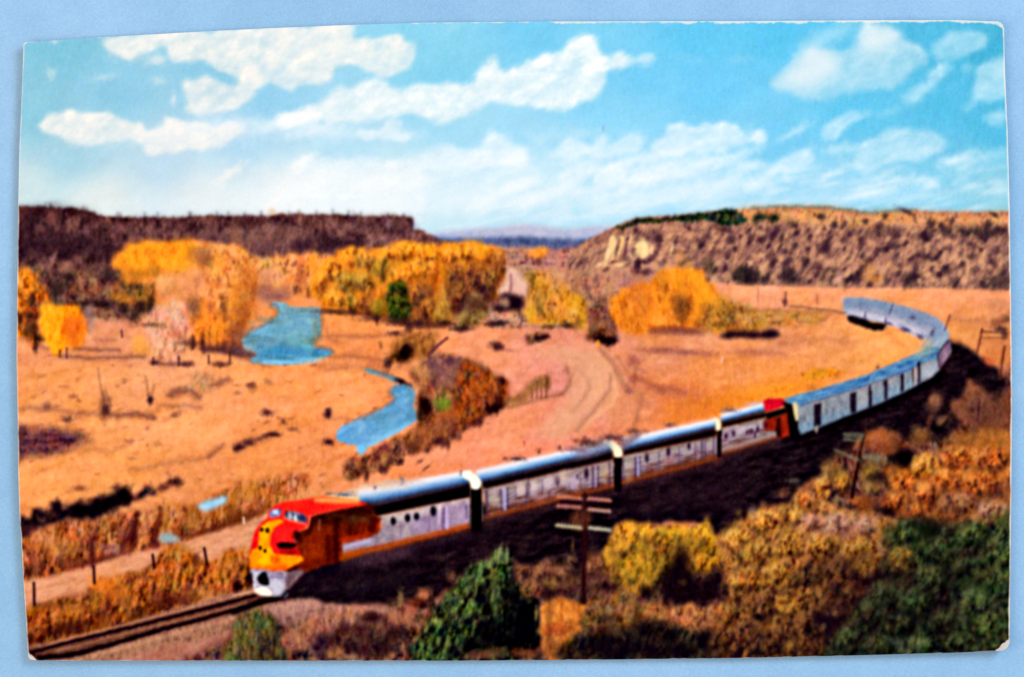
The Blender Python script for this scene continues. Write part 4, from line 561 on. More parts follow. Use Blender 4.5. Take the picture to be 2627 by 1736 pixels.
# lead unit, silver part
rf = L('printed_roof', LOCO); sd = L('printed_side', LOCO)
quadgrad(A(900,175,1915,5,1915,125,1060,315), ROOFC, rf, 3); quadgrad(A(740,215,1000,165,1010,270,700,245), [(206, 164, 130), (222, 196, 170), (236, 200, 140)], rf, 3)
quadgrad(A(1090,305,1910,120,1905,235,1140,390), [(30, 26, 40), (10, 4, 12), (14, 6, 14)], rf, 2.6)
F(A(1170,395,1900,235,1900,445,1850,460,1400,575,1090,640,880,690,860,620,1080,560,1160,520,1190,470), [(122, 98, 110), (154, 134, 146), (190, 172, 172)], sd, (20, 16, -14), .32, (0, .1), 2.5, 1.5, sm=False)
F(A(1190,390,1650,290,1660,340,1200,450), [(206, 190, 176)], None, con=0, soft=6, al=.5)
F(A(1450,400,1890,290,1890,440,1500,530), [(150, 118, 160), (176, 146, 190)], None, (16, 12, 0), .4, soft=8, al=.5)
T(A(900,760,1150,705,1400,640,1600,590,1880,520), 20, (62, 38, 46), .75, 9, None, 2); T(A(880,696,1150,646,1400,586,1600,536,1880,466), 13, (188, 84, 34), .9, 5, L('printed_stripe', LOCO), 1.5); T(A(900,630,1080,580), 12, (176, 160, 190), .8, 4)
for x, y, rx, ry in [(1283,425,8,11),(1398,400,8,11),(1470,388,8,10),(1605,345,9,14)]: D(A, x, y, rx * .82, ry * .88, (14, 10, 26), 1, 0, L('printed_porthole', LOCO), 3.5, 0)
for x0, y0, x1, y1, w, c_ in [(1690,320,1680,490,5,(90,60,100)),(1712,310,1715,480,6,(206,180,226)),(1575,380,1572,500,3,(120,90,120)),(1345,440,1342,560,3,(130,100,130)),(1900,150,1905,480,5,(70,66,60)),(1870,300,1872,400,4,(80,60,90))]: T(A(x0, y0, x1, y1), w, c_, .7, 1.8)
T(A(1655,300,1650,440), 5, (224, 206, 214), .6, 2)
F(A(1905,150,1990,140,2000,300,1995,500,1915,510), [(8, 2, 8), (22, 10, 16)], BANK, con=.3, soft=2.2, sm=False); T(A(1998,160,2000,420), 3, (110, 104, 90), .7, 1.5)
F(A(1835,35,1890,25,1950,60,1985,100,1975,165,1915,165,1895,105,1850,75), [(252, 244, 206), (250, 246, 228)], L('printed_end_cap', LOCO), con=.2, soft=2.4)
T(A(1828,25,1826,55), 5, (110, 90, 110), .7, 1.5)
# cab and nose
SDR = L('printed_cab_side', LOCO)
F(A(480,860,430,830,440,720,500,600,500,520,590,480,620,385,860,325,1090,285,1140,380,1185,400,1175,470,1150,520,1090,550,870,600,870,740,640,810), [(48, 12, 8), (98, 26, 10), (146, 46, 14)], SDR, (16, 20, 0), .3, (-.05, -.25), 2.6, 2, sm=False)
F(A(620,400,860,330,1110,290,1150,380,1000,430,860,430,760,420,700,450), [(26, 8, 10), (70, 26, 14)], None, (20, 12, 0), .4, soft=10, al=.9)
F(A(600,500,760,480,740,700,560,780,480,760,540,660), [(130, 38, 12), (160, 60, 20)], None, (10, 18, 0), .3, soft=9, al=.5)
F(A(870,560,1080,520,1170,430,1180,480,1080,550,870,600), [(190, 60, 26)], None, con=0, soft=4, al=.8)
F(A(870,700,1040,660,1000,700,870,745), [(170, 80, 20)], None, con=0, soft=5, al=.8)
T(A(820,420,825,740), 13, (44, 8, 10), .75, 4); T(A(762,560,765,740), 16, (60, 10, 10), .75, 4); T(A(690,420,685,490), 5, (170, 90, 80), .6, 2); T(A(640,420,600,520), 12, (60, 10, 14), .8, 4)
for x, y, rx, ry in [(937,505,6,10),(1112,480,11,14)]: D(A, x, y, rx, ry, (70, 16, 8), .9, 0, L('printed_porthole', LOCO), 3, 0)
D(A,1000,410,30,9,(120,80,40),.4); D(A,480,790,16,9,(34,10,10),.85); D(A,560,790,20,6,(80,20,10),.6)
NOSE = L('printed_nose', LOCO)
F(A(136,800,134,660,160,530,205,455,270,400,282,345,330,298,400,272,620,243,720,222,880,245,1030,272,1080,290,860,330,660,372,622,385,595,480,500,515,490,600,540,700,560,740,440,810,300,822,150,815), [(196, 24, 26), (226, 38, 32), (240, 60, 44)], NOSE, (26, 20, 0), .25, (0, .15), 2.6, 0, sm=False)
F(A(640,248,720,225,880,240,1030,270,900,285,720,270), [(240, 130, 60), (250, 170, 90)], None, con=.2, soft=5, al=.8)
T(A(660,260,800,262,990,270), 6, (252, 196, 120), .6, 4)
YEL = L('printed_yellow_emblem', LOCO)
F(A(140,800,136,690,150,650,190,640,196,560,205,480,280,425,380,410,405,430,330,475,305,540,290,620,330,690,430,700,540,708,560,735,440,800,300,815), [(236, 110, 20), (250, 170, 20), (252, 190, 30)], YEL, (20, 20, 0), .25, (0, 0), 2.2, 1, sm=False)
F(A(300,700,430,700,560,730,430,800,330,800), [(236, 110, 20), (246, 150, 30)], None, (10, 10, 0), .3, soft=5, al=.7); F(A(136,690,190,660,180,800,140,800), [(240, 120, 30)], None, con=0, soft=5, al=.6)
T(A(200,790,300,800,420,790), 8, (240, 70, 30), .6, 4); F(A(290,540,330,480,420,440,480,480,500,580,460,620,330,610,300,640), [(216, 34, 34), (230, 50, 44)], None, con=.3, soft=4, al=.7)
D(A,345,740,7,9,(220,80,20),.8); D(A,305,730,4,10,(200,80,20),.6); D(A,250,745,12,12,(252,200,20),.6)
for x, y, r_ in [(226,494,6),(270,500,7),(212,640,5.5),(252,664,5)]: D(A, x, y, r_ * .72, r_ * .9, (34, 6, 10), .95, 0, L('printed_headlight', LOCO), 3, 0)
F(A(350,602,490,602,495,625,470,645,370,640), [(24, 4, 12)], L('printed_grille', LOCO), con=0, soft=2.5); D(A,508,545,10,13,(40,6,14),.9); D(A,455,675,20,8,(120,14,14),.7)
F(A(150,640,175,520,210,460,195,560,188,640), [(222, 34, 40)], None, con=0, soft=3, al=.6)
for pts, cs in [((285,395,295,345,335,325,385,335,375,382,330,395), [(120, 90, 130), (196, 186, 206)]), ((405,395,415,355,470,345,540,362,585,390,575,440,500,425,450,410), [(110, 84, 116), (190, 180, 190)])]:
    F(A(*pts), cs, L('printed_windshield', LOCO), (6, 8, 0), .5, soft=1.8, sm=False)
D(A,548,400,13,9,(46,36,66),.85,25); D(A,470,370,5,8,(50,30,50),.8); D(A,425,365,4,8,(60,20,40),.8); D(A,370,350,4,7,(70,44,100),.7); D(A,300,365,4,7,(120,80,140),.7); D(A,497,395,3,9,(226,220,200),.8); D(A,455,385,4,8,(220,210,210),.7); D(A,335,355,9,6,(206,206,220),.8)
T(A(400,400,470,425,570,445,590,480), 3.5, (246, 150, 120), .7, 1.6); T(A(390,340,400,400), 4, (226, 60, 50), .8, 1.6); T(A(612,385,600,460), 3, (246, 140, 110), .7, 1.6)
PIL = L('printed_pilot', LOCO)
F(A(140,815,300,825,450,835,560,825,500,900,440,970,420,1030,340,1040,200,1010,160,980,150,900), [(120, 96, 116), (176, 164, 176), (206, 196, 204)], PIL, (12, 14, 0), .35, (.15, -.1), 2.6, 2)
F(A(440,830,560,820,500,900,430,980,400,940), [(70, 40, 50), (120, 84, 84)], None, con=.3, soft=5, al=.8)
F(A(210,850,250,830,280,890,280,940,215,930,190,890), [(12, 4, 14)], PIL, con=0, soft=2.5); F(A(165,980,230,955,300,985,300,1030,210,1015), [(250, 236, 214)], PIL, con=0, soft=2.5)
F(A(310,900,400,900,410,1000,360,1030,310,1000), [(196, 190, 204)], PIL, con=0, soft=4, al=.8); D(A,125,880,9,16,(30,6,16),.9); D(A,25,950,10,14,(30,6,16),.85); T(A(280,870,400,880), 4, (130, 110, 140), .7, 2)
T(A(160,840,170,960), 5, (206, 196, 200), .7, 2); T(A(0,1020,160,990,200,1010), 6, (220, 170, 140), .6, 3)
T(A(430,990,380,1045,250,1060,0,1155), (10, 16), (16, 4, 12), .9, 4)
# rooftop gear
for f, x, y, rx, ry, c_ in [(A,765,205,8,4,(120,80,60)),(A,890,212,18,4,(90,84,100)),(A,1135,155,4,7,(70,50,60)),(A,1355,100,5,8,(50,40,50)),(A,1200,130,40,9,(214,184,160)),(A,1330,110,34,7,(200,170,160)),(A,1050,160,14,7,(226,200,180)),(N3,395,865,15,5,(60,50,70)),(N3,305,865,6,4,(120,70,70)),(N3,575,810,4,6,(90,60,70)),(N3,740,780,4,6,(90,60,60)),(N3,945,730,12,10,(80,40,40)),(N3,1000,740,16,7,(90,60,60)),(N3,1140,695,18,6,(80,50,60)),(N3,1200,700,12,6,(100,66,70)),(N3,1340,645,20,5,(110,70,64)),(N3,1625,595,12,5,(110,80,90)),(N3,2110,475,16,5,(110,90,110)),(N3,860,790,20,6,(130,90,100)),(N3,870,720,8,6,(130,80,60)),(N3,455,745,3,6,(190,90,80)),(N4,110,1055,14,5,(200,180,190)),(N4,1100,755,4,6,(110,80,70))]: D(f, x, y, rx, ry, c_, .8, 0, None, 2, .6)
# coaches
CO = [L('printed_coach', None, t_) for t_ in ('printed silver baggage car behind the locomotives', 'printed second silver coach in the bend', 'printed silver coach at the sharpest point of the bend', 'printed silver coaches trailing away around the bend')]
def coach(lid, roof, side):
    F(roof, [(58, 92, 130), (94, 132, 166), (134, 166, 186)], L('printed_roof', lid), (26, 6, -18), .32, (0, -.05), 2.6, 1.5, sm=False)
    F(side, [(92, 100, 114), (134, 138, 146), (168, 164, 162)], L('printed_side', lid), (8, 16, 0), .32, (0, .1), 2.4, 1.5, sm=False)
F(N4(835,205,900,200,1000,205,1200,240,1450,310,1600,380,1665,460,1665,540,1600,640,1560,700,1480,640,1530,570,1545,520,1500,530,1430,520,1300,455,1160,405,1000,385,860,345,830,300), [(126, 132, 150), (158, 158, 172), (190, 180, 190)], CO[3], (18, 12, 20), .32, (0, -.1), 2.6, 2)
F(N4(835,210,1000,210,1200,250,1450,320,1600,400,1620,470,1520,440,1300,350,1150,310,1000,290,840,280), [(112, 126, 152), (142, 150, 172)], None, (24, 8, 15), .4, soft=6, al=.8)
F(N4(850,300,960,310,1150,345,1300,390,1430,450,1500,520,1400,500,1250,430,1100,380,960,350,860,340), [(196, 176, 190), (220, 206, 214)], None, (24, 8, 15), .4, soft=5, al=.75)
F(N4(1490,520,1560,440,1640,450,1660,530,1600,620,1560,690,1450,620), [(120, 144, 166), (160, 172, 186)], None, (8, 22, 35), .4, soft=6, al=.7)
for x, y, rx, ry, a_ in [(1000,350,3,10,0),(1165,390,3,11,0),(1310,450,8,7,30),(1190,405,8,4,20),(1210,290,2,16,20),(1540,480,5,10,25),(1440,510,10,6,35),(1380,360,8,6,20),(1340,460,10,4,20)]: D(N4, x, y, rx, ry, (84, 70, 100), .7, a_)
F(N4(860,345,1000,370,1080,400,1160,410,1160,440,1130,465,1060,460,980,430,880,400), [(14, 6, 14), (50, 34, 40)], L('printed_bush', None, 'printed dark shade beneath the far coaches'), con=.3, soft=3, rough=3)  # shade below the coaches put in as dark ink, no bush here
coach(CO[2], N4(1290,700,1440,640,1500,590,1600,600,1600,690,1440,750,1300,800), N4(1440,750,1600,690,1600,780,1540,840,1440,892))
coach(CO[1], N4(1030,810,1290,700,1440,650,1440,750,1300,805,1150,850,1040,890), N4(1040,905,1150,860,1300,808,1440,752,1440,890,1300,965,1170,1030,1045,1085))
coach(CO[0], N4(345,1010,700,915,1040,808,1040,900,900,940,700,1000,460,1068,400,1060), N4(455,1070,700,1005,900,945,1040,905,1045,1085,900,1135,640,1240,480,1305,460,1200))
F(N4(1600,620,1685,540,1695,640,1600,770,1585,700), [(110, 84, 104), (154, 128, 144)], L('printed_side', CO[2]), (6, 16, 20), .4, soft=2.6, sm=False)
T(N4(1665,545,1620,600,1585,660,1595,760), 5, (60, 44, 70), .8, 2); T(N4(400,1050,700,960,1000,860,1300,760,1500,640), 14, (84, 124, 166), .35, 7); T(N4(480,1060,700,1000,1040,895,1300,800,1430,745), 4, (50, 90, 150), .7, 2.5)
F(N4(480,1230,900,1080,1300,900,1440,860,1440,892,1300,965,1170,1030,900,1135,640,1240,480,1300), [(96, 142, 178)], None, con=0, soft=8, al=.5); F(N4(1380,640,1500,580,1560,600,1440,680), [(196, 186, 140)], None, con=0, soft=8, al=.6)
F(N4(1440,780,1560,720,1580,790,1460,850), [(196, 196, 206)], None, con=0, soft=6, al=.5); F(N4(940,990,1020,960,1020,1050,940,1080), [(176, 160, 160)], None, con=0, soft=6, al=.5)
for i, (x0, x1, y0, y1) in enumerate([(588,645,1055,1235),(878,926,965,1130),(1028,1050,905,1090),(1150,1180,862,1025),(1284,1308,815,960),(1380,1393,770,905),(1420,1442,715,890)]):
    F(N4(x0, y0 + 4, x1, y0 - 10, x1 + 2, y1 - 12, x0 + 4, y1), [(20, 12, 26), (44, 34, 50)], L('printed_door', CO[0] if i < 3 else CO[1]), con=.3, soft=2.2, sm=False, al=.95)
T(N4(1400,760,1405,900), 5, (220, 170, 140), .6, 2)
F(N4(408,1040,452,1036,465,1185,435,1195), [(190, 176, 130), (226, 214, 170)], L('printed_end_cap', CO[0]), con=.2, soft=2.4, sm=False)
F(N4(370,1060,410,1050,440,1200,480,1310,400,1320,390,1180), [(14, 8, 10)], None, con=0, soft=3, sm=False, al=.95)
T(N4(480,1330,640,1270,900,1164,1170,1058,1300,998,1440,924,1560,864,1625,800), 18, (14, 4, 14), .9, 4); D(N4,608,1262,5,8,(150,140,130),.8)
for x, y, rx, ry in [(1140,800,8,5),(1280,750,8,5),(1360,720,8,4),(1000,860,10,4)]: D(N4, x, y, rx, ry, (50, 90, 140), .7)
for i in range(16): T(N4(680 + i * 12, 1015 - i * 3.6, 682 + i * 12, 1180 - i * 4.4), 1.6, (116, 126, 140), .35, 1.4)

# ---- right foreground growth
tree(P1(-380,1460,-260,1180,-170,1040,-50,880,0,820,60,790,150,760,180,700,215,665,240,720,272,690,300,740,330,800,340,900,430,1000,485,1060,500,1190,515,1330,430,1400,200,1470), [(6, 4, 12), (24, 28, 22), (66, 82, 44), (126, 140, 80)], (.3, .22), (10, 22, 14), .46, rough=9, rs=12, base=.42, text='printed dark green juniper at the bottom centre')
for i in range(70):
    a_ = rr.uniform(0, 1); x = -300 + a_ * 620; y = rr.uniform(0, 1) ** 1.5 * 560 + np.interp(x, [-300, 0, 200, 330], [1280, 840, 720, 820]) + 20
    if y < 1420: D(P1, x, y, rr.uniform(3, 7), rr.uniform(9, 18), (132, 148, 90) if x < 250 else (100, 104, 64), rr.uniform(.25, .6) * (1 - (y - 700) / 900), 15)
for x, y, rx, ry in [(350,1180,30,40),(420,1250,26,34),(150,1250,30,34),(100,1000,16,24),(300,1000,16,30),(400,1100,26,30),(280,1320,34,24),(30,1350,30,20)]: D(P1, x, y, rx, ry, (6, 2, 12), .7)
for x, y, rx, ry, c_, al, a_ in [(220,710,5,18,(150,150,110),.7,10),(270,730,4,16,(150,150,110),.7,0),(520,850,20,20,(190,116,80),.6,0),(640,830,30,12,(160,110,80),.6,0),(410,830,24,10,(140,90,60),.5,0),(560,980,24,18,(34,12,22),.75,0),(690,900,26,14,(150,90,50),.6,0),(900,860,26,26,(110,64,60),.6,0),(900,780,20,24,(140,84,50),.6,0),(720,660,4,14,(120,84,50),.6,0),(470,1130,4,16,(200,160,90),.6,0),(180,1400,26,14,(120,90,60),.6,0),(400,1400,34,10,(170,90,50),.6,0),(60,1420,30,10,(170,100,70),.5,0),(1000,950,30,10,(40,16,20),.7,0)]: D(P1, x, y, rx, ry, c_, al, a_)
HOLE = L('printed_shadow_hollow', None, 'printed black hollow beneath the golden bush')
tree(P1(925,800,945,680,1005,560,1080,525,1160,515,1300,545,1420,530,1500,545,1600,520,1640,490,1690,570,1745,640,1760,760,1660,840,1540,860,1400,830,1390,900,1250,980,1120,1000,1050,940,965,890), [(60, 38, 24), (136, 92, 36), (188, 130, 44), (222, 164, 60)], (.05, .34), (12, 22, 10), .46, rough=12, rs=15, soft=5, base=.5, gaps=.7, text='printed golden bush beside the near utility pole')
F(P1(950,780,1000,600,1080,560,1060,700,1000,860,980,880), [(200, 136, 60), (222, 150, 64)], None, (10, 20, 0), .4, soft=9, rough=8, al=.6)
for x, y, rx, ry, c_, al in [(1500,640,30,14,(140,106,40),.5),(1200,680,26,20,(150,118,40),.5),(1090,880,18,24,(206,160,60),.5),(1030,780,10,14,(110,84,30),.6),(1100,1000-30,20,12,(206,140,60),.5),(1230,820,40,24,(176,140,44),.4),(1600,680,20,18,(110,80,34),.5),(1400,570,50,10,(226,180,60),.5),(1200,930,20,12,(180,120,50),.5)]: D(P1, x, y, rx, ry, c_, al)
F(P1(1310,900,1400,760,1460,680,1500,690,1540,850,1620,880,1700,850,1760,900,1740,1030,1600,1070,1500,1090,1400,1060,1320,1000), [(8, 2, 12), (28, 14, 20)], HOLE, (12, 16, 0), .3, soft=9, rough=14, al=.88); D(P1,1475,920,10,8,(90,60,34),.7); D(P1,1220,980,16,16,(20,8,16),.8)
tree(P1(500,1210,505,1080,560,1020,660,1010,760,1050,860,1040,900,1090,860,1180,760,1260,720,1350,660,1440,540,1460,515,1330), [(150, 74, 34), (206, 120, 54), (234, 150, 74)], (.25, .15), (11, 20, 0), .36, rough=8, text='printed orange bush at the foot of the near pole', name='printed_bush'); D(P1,590,1240,26,14,(210,84,44),.6)
tree(P1(800,1080,900,1040,1000,980,1120,990,1200,1060,1290,1050,1330,1090,1340,1180,1260,1240,1140,1280,1000,1290,860,1280,780,1230), [(70, 40, 28), (124, 84, 48), (160, 110, 64)], (0, .2), (11, 18, 0), .42, rough=8, name='printed_bush', text='printed brown bush below the golden bush')
tree(P1(1200,1120,1280,1060,1340,1050,1360,1120,1500,1060,1600,1090,1740,1060,1873,1080,1873,1240,1750,1260,1600,1230,1540,1260,1380,1200,1300,1190), [(104, 56, 34), (168, 104, 62), (206, 138, 86)], (0, .2), (11, 18, 0), .4, rough=8, name='printed_bush', text='printed pink brown bush in front of the hollow')
F(P1(700,1300,900,1260,1200,1250,1360,1180,1500,1250,1680,1260,1900,1330,1900,1460,680,1460), [(10, 8, 14), (40, 36, 24), (92, 80, 44), (130, 100, 60)], None, (10, 22, 14), .48, soft=8, rough=9, al=.9, base=.4)
for x, y, rx, ry in [(1210,1230,34,24),(900,1340,26,20),(1000,1400,40,20),(1400,1280,24,18),(1450,1400,36,14),(1640,1340,24,14),(1150,1350,30,24),(1620,1290,20,12)]: D(P1, x, y, rx, ry, (10, 6, 18), .7)
BRN = [(40, 16, 24), (104, 60, 44), (158, 102, 68), (190, 128, 90)]
for x, y, rx, ry, pal in [(380,840,60,40,BRN),(520,860,80,50,BRN),(640,870,70,44,BRN),(440,960,80,50,BRN),(660,960,80,44,BRN),(560,930,60,34,OLV),(880,800,70,60,BRN),(880,930,60,50,BRN)]: blob(P1, x, y, rx, ry, pal)
MASS = tree(P2(-120,560,0,520,100,430,200,400,330,385,400,300,480,290,560,340,640,400,760,430,860,450,1000,470,1090,480,1000,600,1010,740,960,900,900,960,860,1040,800,1100,760,1200,640,1300,600,1440,-200,1460,-60,1000,-150,700), [(48, 22, 22), (122, 74, 38), (182, 122, 58), (204, 146, 90)], (-.02, .34), (11, 20, 16), .5, rough=13, rs=16, soft=7, base=.54, gaps=.8, text='printed big golden brown thicket at the lower right')
DKG = [(4, 6, 10), (26, 36, 22), (70, 90, 44), (132, 138, 86)]; GLD = [(44, 20, 20), (132, 78, 34), (204, 136, 56), (236, 178, 96)]; RUS = [(52, 18, 18), (140, 64, 32), (206, 112, 50), (232, 154, 86)]; PNK = [(84, 46, 46), (150, 100, 80), (196, 142, 114), (214, 164, 134)]; DKB = [(12, 5, 14), (64, 34, 28), (136, 84, 48), (190, 130, 74)]
F(P2(450,470,640,450,860,460,900,540,760,640,560,600), [(150, 96, 84), (196, 140, 116)], None, (12, 16, 16), .4, soft=10, rough=8, al=.7)
F(P2(560,760,800,780,960,860,900,1000,760,1160,640,1300,420,1350,450,1150,600,1050,580,900), [(24, 10, 20), (66, 38, 30)], None, (10, 16, 16), .5, soft=12, rough=14, al=.7)
for x, y, rx, ry, c_, al in [(200,550,24,16,(200,140,50),.5),(170,740,30,20,(206,150,60),.5),(330,640,22,24,(60,30,24),.7),(390,920,14,14,(50,26,26),.7),(600,1200,50,26,(16,8,24),.8),(820,860,30,26,(24,8,20),.7),(640,1000,20,18,(24,12,24),.7),(200,1130,24,14,(40,20,26),.6),(480,340,8,16,(240,190,140),.8),(580,210,10,24,(180,140,80),.7),(700,200,30,24,(140,96,40),.5),(450,400,24,14,(150,84,40),.6),(780,1350,8,8,(60,50,30),.5),(790,780,20,20,(176,120,50),.6),(1110,800,14,14,(180,100,40),.7),(740,920,14,12,(180,110,60),.5),(600,1080,20,18,(170,110,70),.5),(490,660,16,20,(176,120,70),.5),(400,1370,16,20,(170,130,60),.6),(90,1250,40,20,(90,50,34),.4),(300,1350,40,18,(16,8,18),.7),(80,430,12,14,(150,120,110),.6),(360,220,16,7,(110,96,80),.6)]: D(P2, x, y, rx, ry, c_, al)
for i in range(150):
    x = rr.uniform(-60, 900); y = rr.uniform(430, 1400); g = rr.rand() < .55 - (y - 430) / 2600
    D(P2, x, y, rr.uniform(4, 9), rr.uniform(6, 14), (206, 152, 78) if g else (56, 28, 28), rr.uniform(.2, .5), rr.uniform(-10, 35))
for x, y, rx, ry, pal in [(-10,640,110,90,GLD),(180,500,120,80,GLD),(330,470,60,70,GLD),(500,500,90,60,PNK),(660,520,100,60,PNK),(850,520,90,50,PNK),(120,720,110,100,GLD),(340,650,110,90,GLD),(560,680,110,90,GLD),(780,680,110,80,GLD),(40,900,110,90,GLD),(240,880,110,90,GLD),(460,860,110,90,DKB),(680,840,90,80,DKB),(860,820,90,80,GLD),(120,1080,110,90,DKB),(340,1060,100,90,GLD),(560,1040,90,80,DKB),(760,1000,90,80,DKB),(60,1260,110,90,DKB),(260,1250,100,90,DKB),(440,1240,90,90,DKB),(380,1360,100,60,GLD),(160,1370,100,50,DKB),(560,280,60,70,GLD),(440,340,60,50,RUS),(700,230,60,60,GLD),(880,150,60,50,OLV),(900,260,60,50,OLV),(820,370,60,40,RUS)]: blob(P2, x, y, rx, ry, pal)
tree(P2(980,130,1100,120,1200,60,1300,50,1400,90,1560,0,1700,-130,1900,-140,1900,520,1600,520,1400,480,1250,480,1100,460,1000,430,1010,330,1040,240), [(84, 38, 24), (154, 80, 34), (196, 112, 50), (212, 138, 76)], (-.02, .2), (14, 18, 20), .46, rough=13, rs=18, soft=8, gaps=.6, text='printed russet thicket at the right edge')
F(P2(1120,120,1300,80,1360,130,1280,220,1160,260,1060,240), [(176, 100, 36), (206, 128, 50)], None, (12, 14, 0), .4, soft=9, rough=8, al=.6)
F(P2(1300,330,1600,300,1860,220,1860,380,1600,440,1350,440), [(96, 54, 44), (140, 90, 60)], None, (14, 16, 10), .4, soft=12, rough=9, al=.6)
for x, y, rx, ry, c_, al in [(1120,60,34,24,(10,4,14),.95),(1640,470,30,16,(200,144,100),.6),(1780,400,30,16,(176,124,70),.5),(1260,230,16,12,(150,64,34),.6),(1010,430,20,12,(20,8,16),.85),(920,370,40,14,(90,44,40),.6),(1770,300,14,14,(70,40,44),.6),(880,250,26,14,(150,116,80),.6),(900,130,26,20,(110,84,50),.6),(940,200,30,14,(40,26,24),.7),(860,380,24,20,(150,84,40),.6),(1180,330,30,26,(176,104,60),.4),(1750,60,40,30,(180,90,40),.4),(940,60,24,12,(140,120,90),.5),(640,150,20,20,(120,90,40),.5),(1030,0,36,16,(170,90,50),.6)]: D(P2, x, y, rx, ry, c_, al)
D(N4,1130,1320,34,20,(170,96,60),.8,10); D(N4,1450,1330,22,24,(140,90,50),.7); D(N4,1320,1480,30,20,(12,4,14),.9); D(N4,1080,1380,40,10,(150,80,50),.6); D(N4,1560,1030,12,16,(150,104,80),.6); D(N4,2050,1200,40,20,(150,84,40),.5)
F(N4(1640,1380,1760,1280,1900,1250,2160,1260,2200,1500,1900,1600,1600,1520), [(130, 74, 36), (184, 116, 54)], None, (14, 14, 0), .38, soft=10, rough=9, al=.8)
F(N4(1690,1060,1860,1020,1900,900,2050,1010,2080,1060,2180,1040,2200,1260,1900,1250,1800,1200,1760,1130), [(80, 44, 40), (136, 84, 62)], None, (14, 14, 0), .38, soft=8, rough=9, al=.8)
T(N4(1915,1020,1905,1180), 5, (60, 30, 34), .7, 2)
for x, y, rx, ry, pal in [(1500,60,150,80,RUS),(1720,60,130,90,RUS),(1260,120,110,80,GLD),(1420,200,120,80,RUS),(1120,230,90,80,RUS),(1640,240,130,80,RUS),(1280,300,110,70,RUS),(1060,360,80,60,RUS),(1480,360,120,70,BRN),(1720,420,120,60,PNK),(1200,430,100,50,RUS)]: blob(P2, x, y, rx, ry, pal)
tree(P2(1000,740,1010,620,1080,530,1160,490,1300,500,1420,560,1550,500,1700,510,1900,480,1900,1420,600,1460,660,1300,760,1200,820,1080,900,1000,980,900,980,820), [(8, 8, 14), (28, 38, 24), (62, 74, 42), (104, 104, 70)], (.0, .05), (12, 20, 26), .54, rough=16, rs=20, soft=12, base=.45, gaps=.8, text='printed dark green evergreens filling the bottom right corner')
for x, y, rx, ry, c_, al in [(1280,570,24,20,(6,6,10),.85),(1340,720,26,20,(10,14,14),.7),(1340,1020,50,46,(6,4,12),.85),(1450,860,30,24,(14,20,18),.6),(1700,950,30,20,(14,20,18),.7),(1780,640,30,16,(20,24,24),.7),(960,1200,30,30,(6,6,12),.8),(1130,1160,40,26,(8,10,16),.8),(1400,1280,36,20,(20,12,18),.7),(1120,880,30,20,(40,24,24),.7),(940,920,30,24,(26,10,20),.7),(1150,1260,20,20,(6,6,12),.8),(1200,1020,20,24,(80,92,76),.6),(1010,960,20,20,(90,92,66),.6),(860,1100,14,26,(86,104,70),.7),(980,1070,12,20,(90,106,76),.7),(1560,900,30,24,(50,74,36),.5),(1650,1000,30,20,(60,80,40),.5),(1500,1130,34,20,(90,84,66),.5),(1700,1200,34,24,(60,72,34),.5),(1250,640,40,30,(56,76,34),.5),(1060,600,30,20,(84,92,40),.6),(1080,1330,34,14,(84,100,80),.6),(1240,1330,20,20,(70,90,70),.5),(720,1260,14,24,(96,110,70),.6),(880,1340,14,14,(80,104,60),.6),(1560,560,40,14,(84,80,44),.6),(1800,500,24,14,(80,84,44),.6),(1600,1330,30,12,(84,80,50),.5)]: D(P2, x, y, rx, ry, c_, al, 20)
for x, y, rx, ry, pal in [(1130,590,110,90,DKG),(1600,600,120,80,DKG),(1400,680,120,90,DKG),(1780,700,110,100,DKG),(1100,760,90,80,OLV),(1560,820,130,90,DKG),(1300,880,100,80,DKG),(1760,920,110,100,DKG),(980,1000,90,80,DKG),(1200,1050,110,90,DKG),(1600,1060,120,90,DKG),(860,1140,80,90,DKG),(1060,1200,90,80,DKG),(1400,1180,110,80,DKG),(1700,1220,120,90,DKG),(760,1280,80,80,DKG),(940,1330,90,60,DKG),(1200,1330,110,60,DKG),(1500,1320,120,60,DKG)]: blob(P2, x, y, rx, ry, pal, al=.7)
for i in range(170):
    x = rr.uniform(700, 1840); y = rr.uniform(560, 1390)
    if x < 980 and y < 980: continue
    D(P2, x, y, rr.uniform(3, 7), rr.uniform(6, 15), [(92, 110, 72), (10, 8, 16), (70, 84, 44), (96, 70, 52)][rr.randint(4)], rr.uniform(.2, .5), rr.uniform(0, 50))

for x, y, rx, ry, al in [(640,1150,150,90,.45),(300,1340,200,40,.45),(1340,900,130,110,.4),(1100,1150,120,70,.4),(520,820,60,60,.3),(900,780,90,60,.3),(120,900,60,60,.2),(1600,760,120,50,.3)]:
    D(P2, x, y, rx, ry, (26, 12, 20), al * .6, 20, None, 2.2, .9)
for x, y, rx, ry, al in [(1080,1380,160,34,.5),(1620,1380,150,30,.5),(980,1250,60,30,.3),(560,1130,10,70,.3),(900,930,50,30,.4),(650,960,60,26,.4),(1420,850,40,60,.3)]:
    D(P1, x, y, rx, ry, (22, 10, 20), al, 0, None, 2.2, .9)
for x, y, rx, ry in [(1560,1190,40,7),(1850,1195,26,7),(1700,1230,36,8),(1200,1045,30,6)]: D(M1, x, y, rx, ry, (90, 44, 40), .5)
for x, y, rx, ry in [(800,935,40,6),(960,950,50,6),(1120,990,34,8),(1560,1050,50,8),(1330,1030,40,8),(2000,850,40,16),(1900,900,30,16)]: D(M2, x, y, rx, ry, (70, 34, 34), .6)
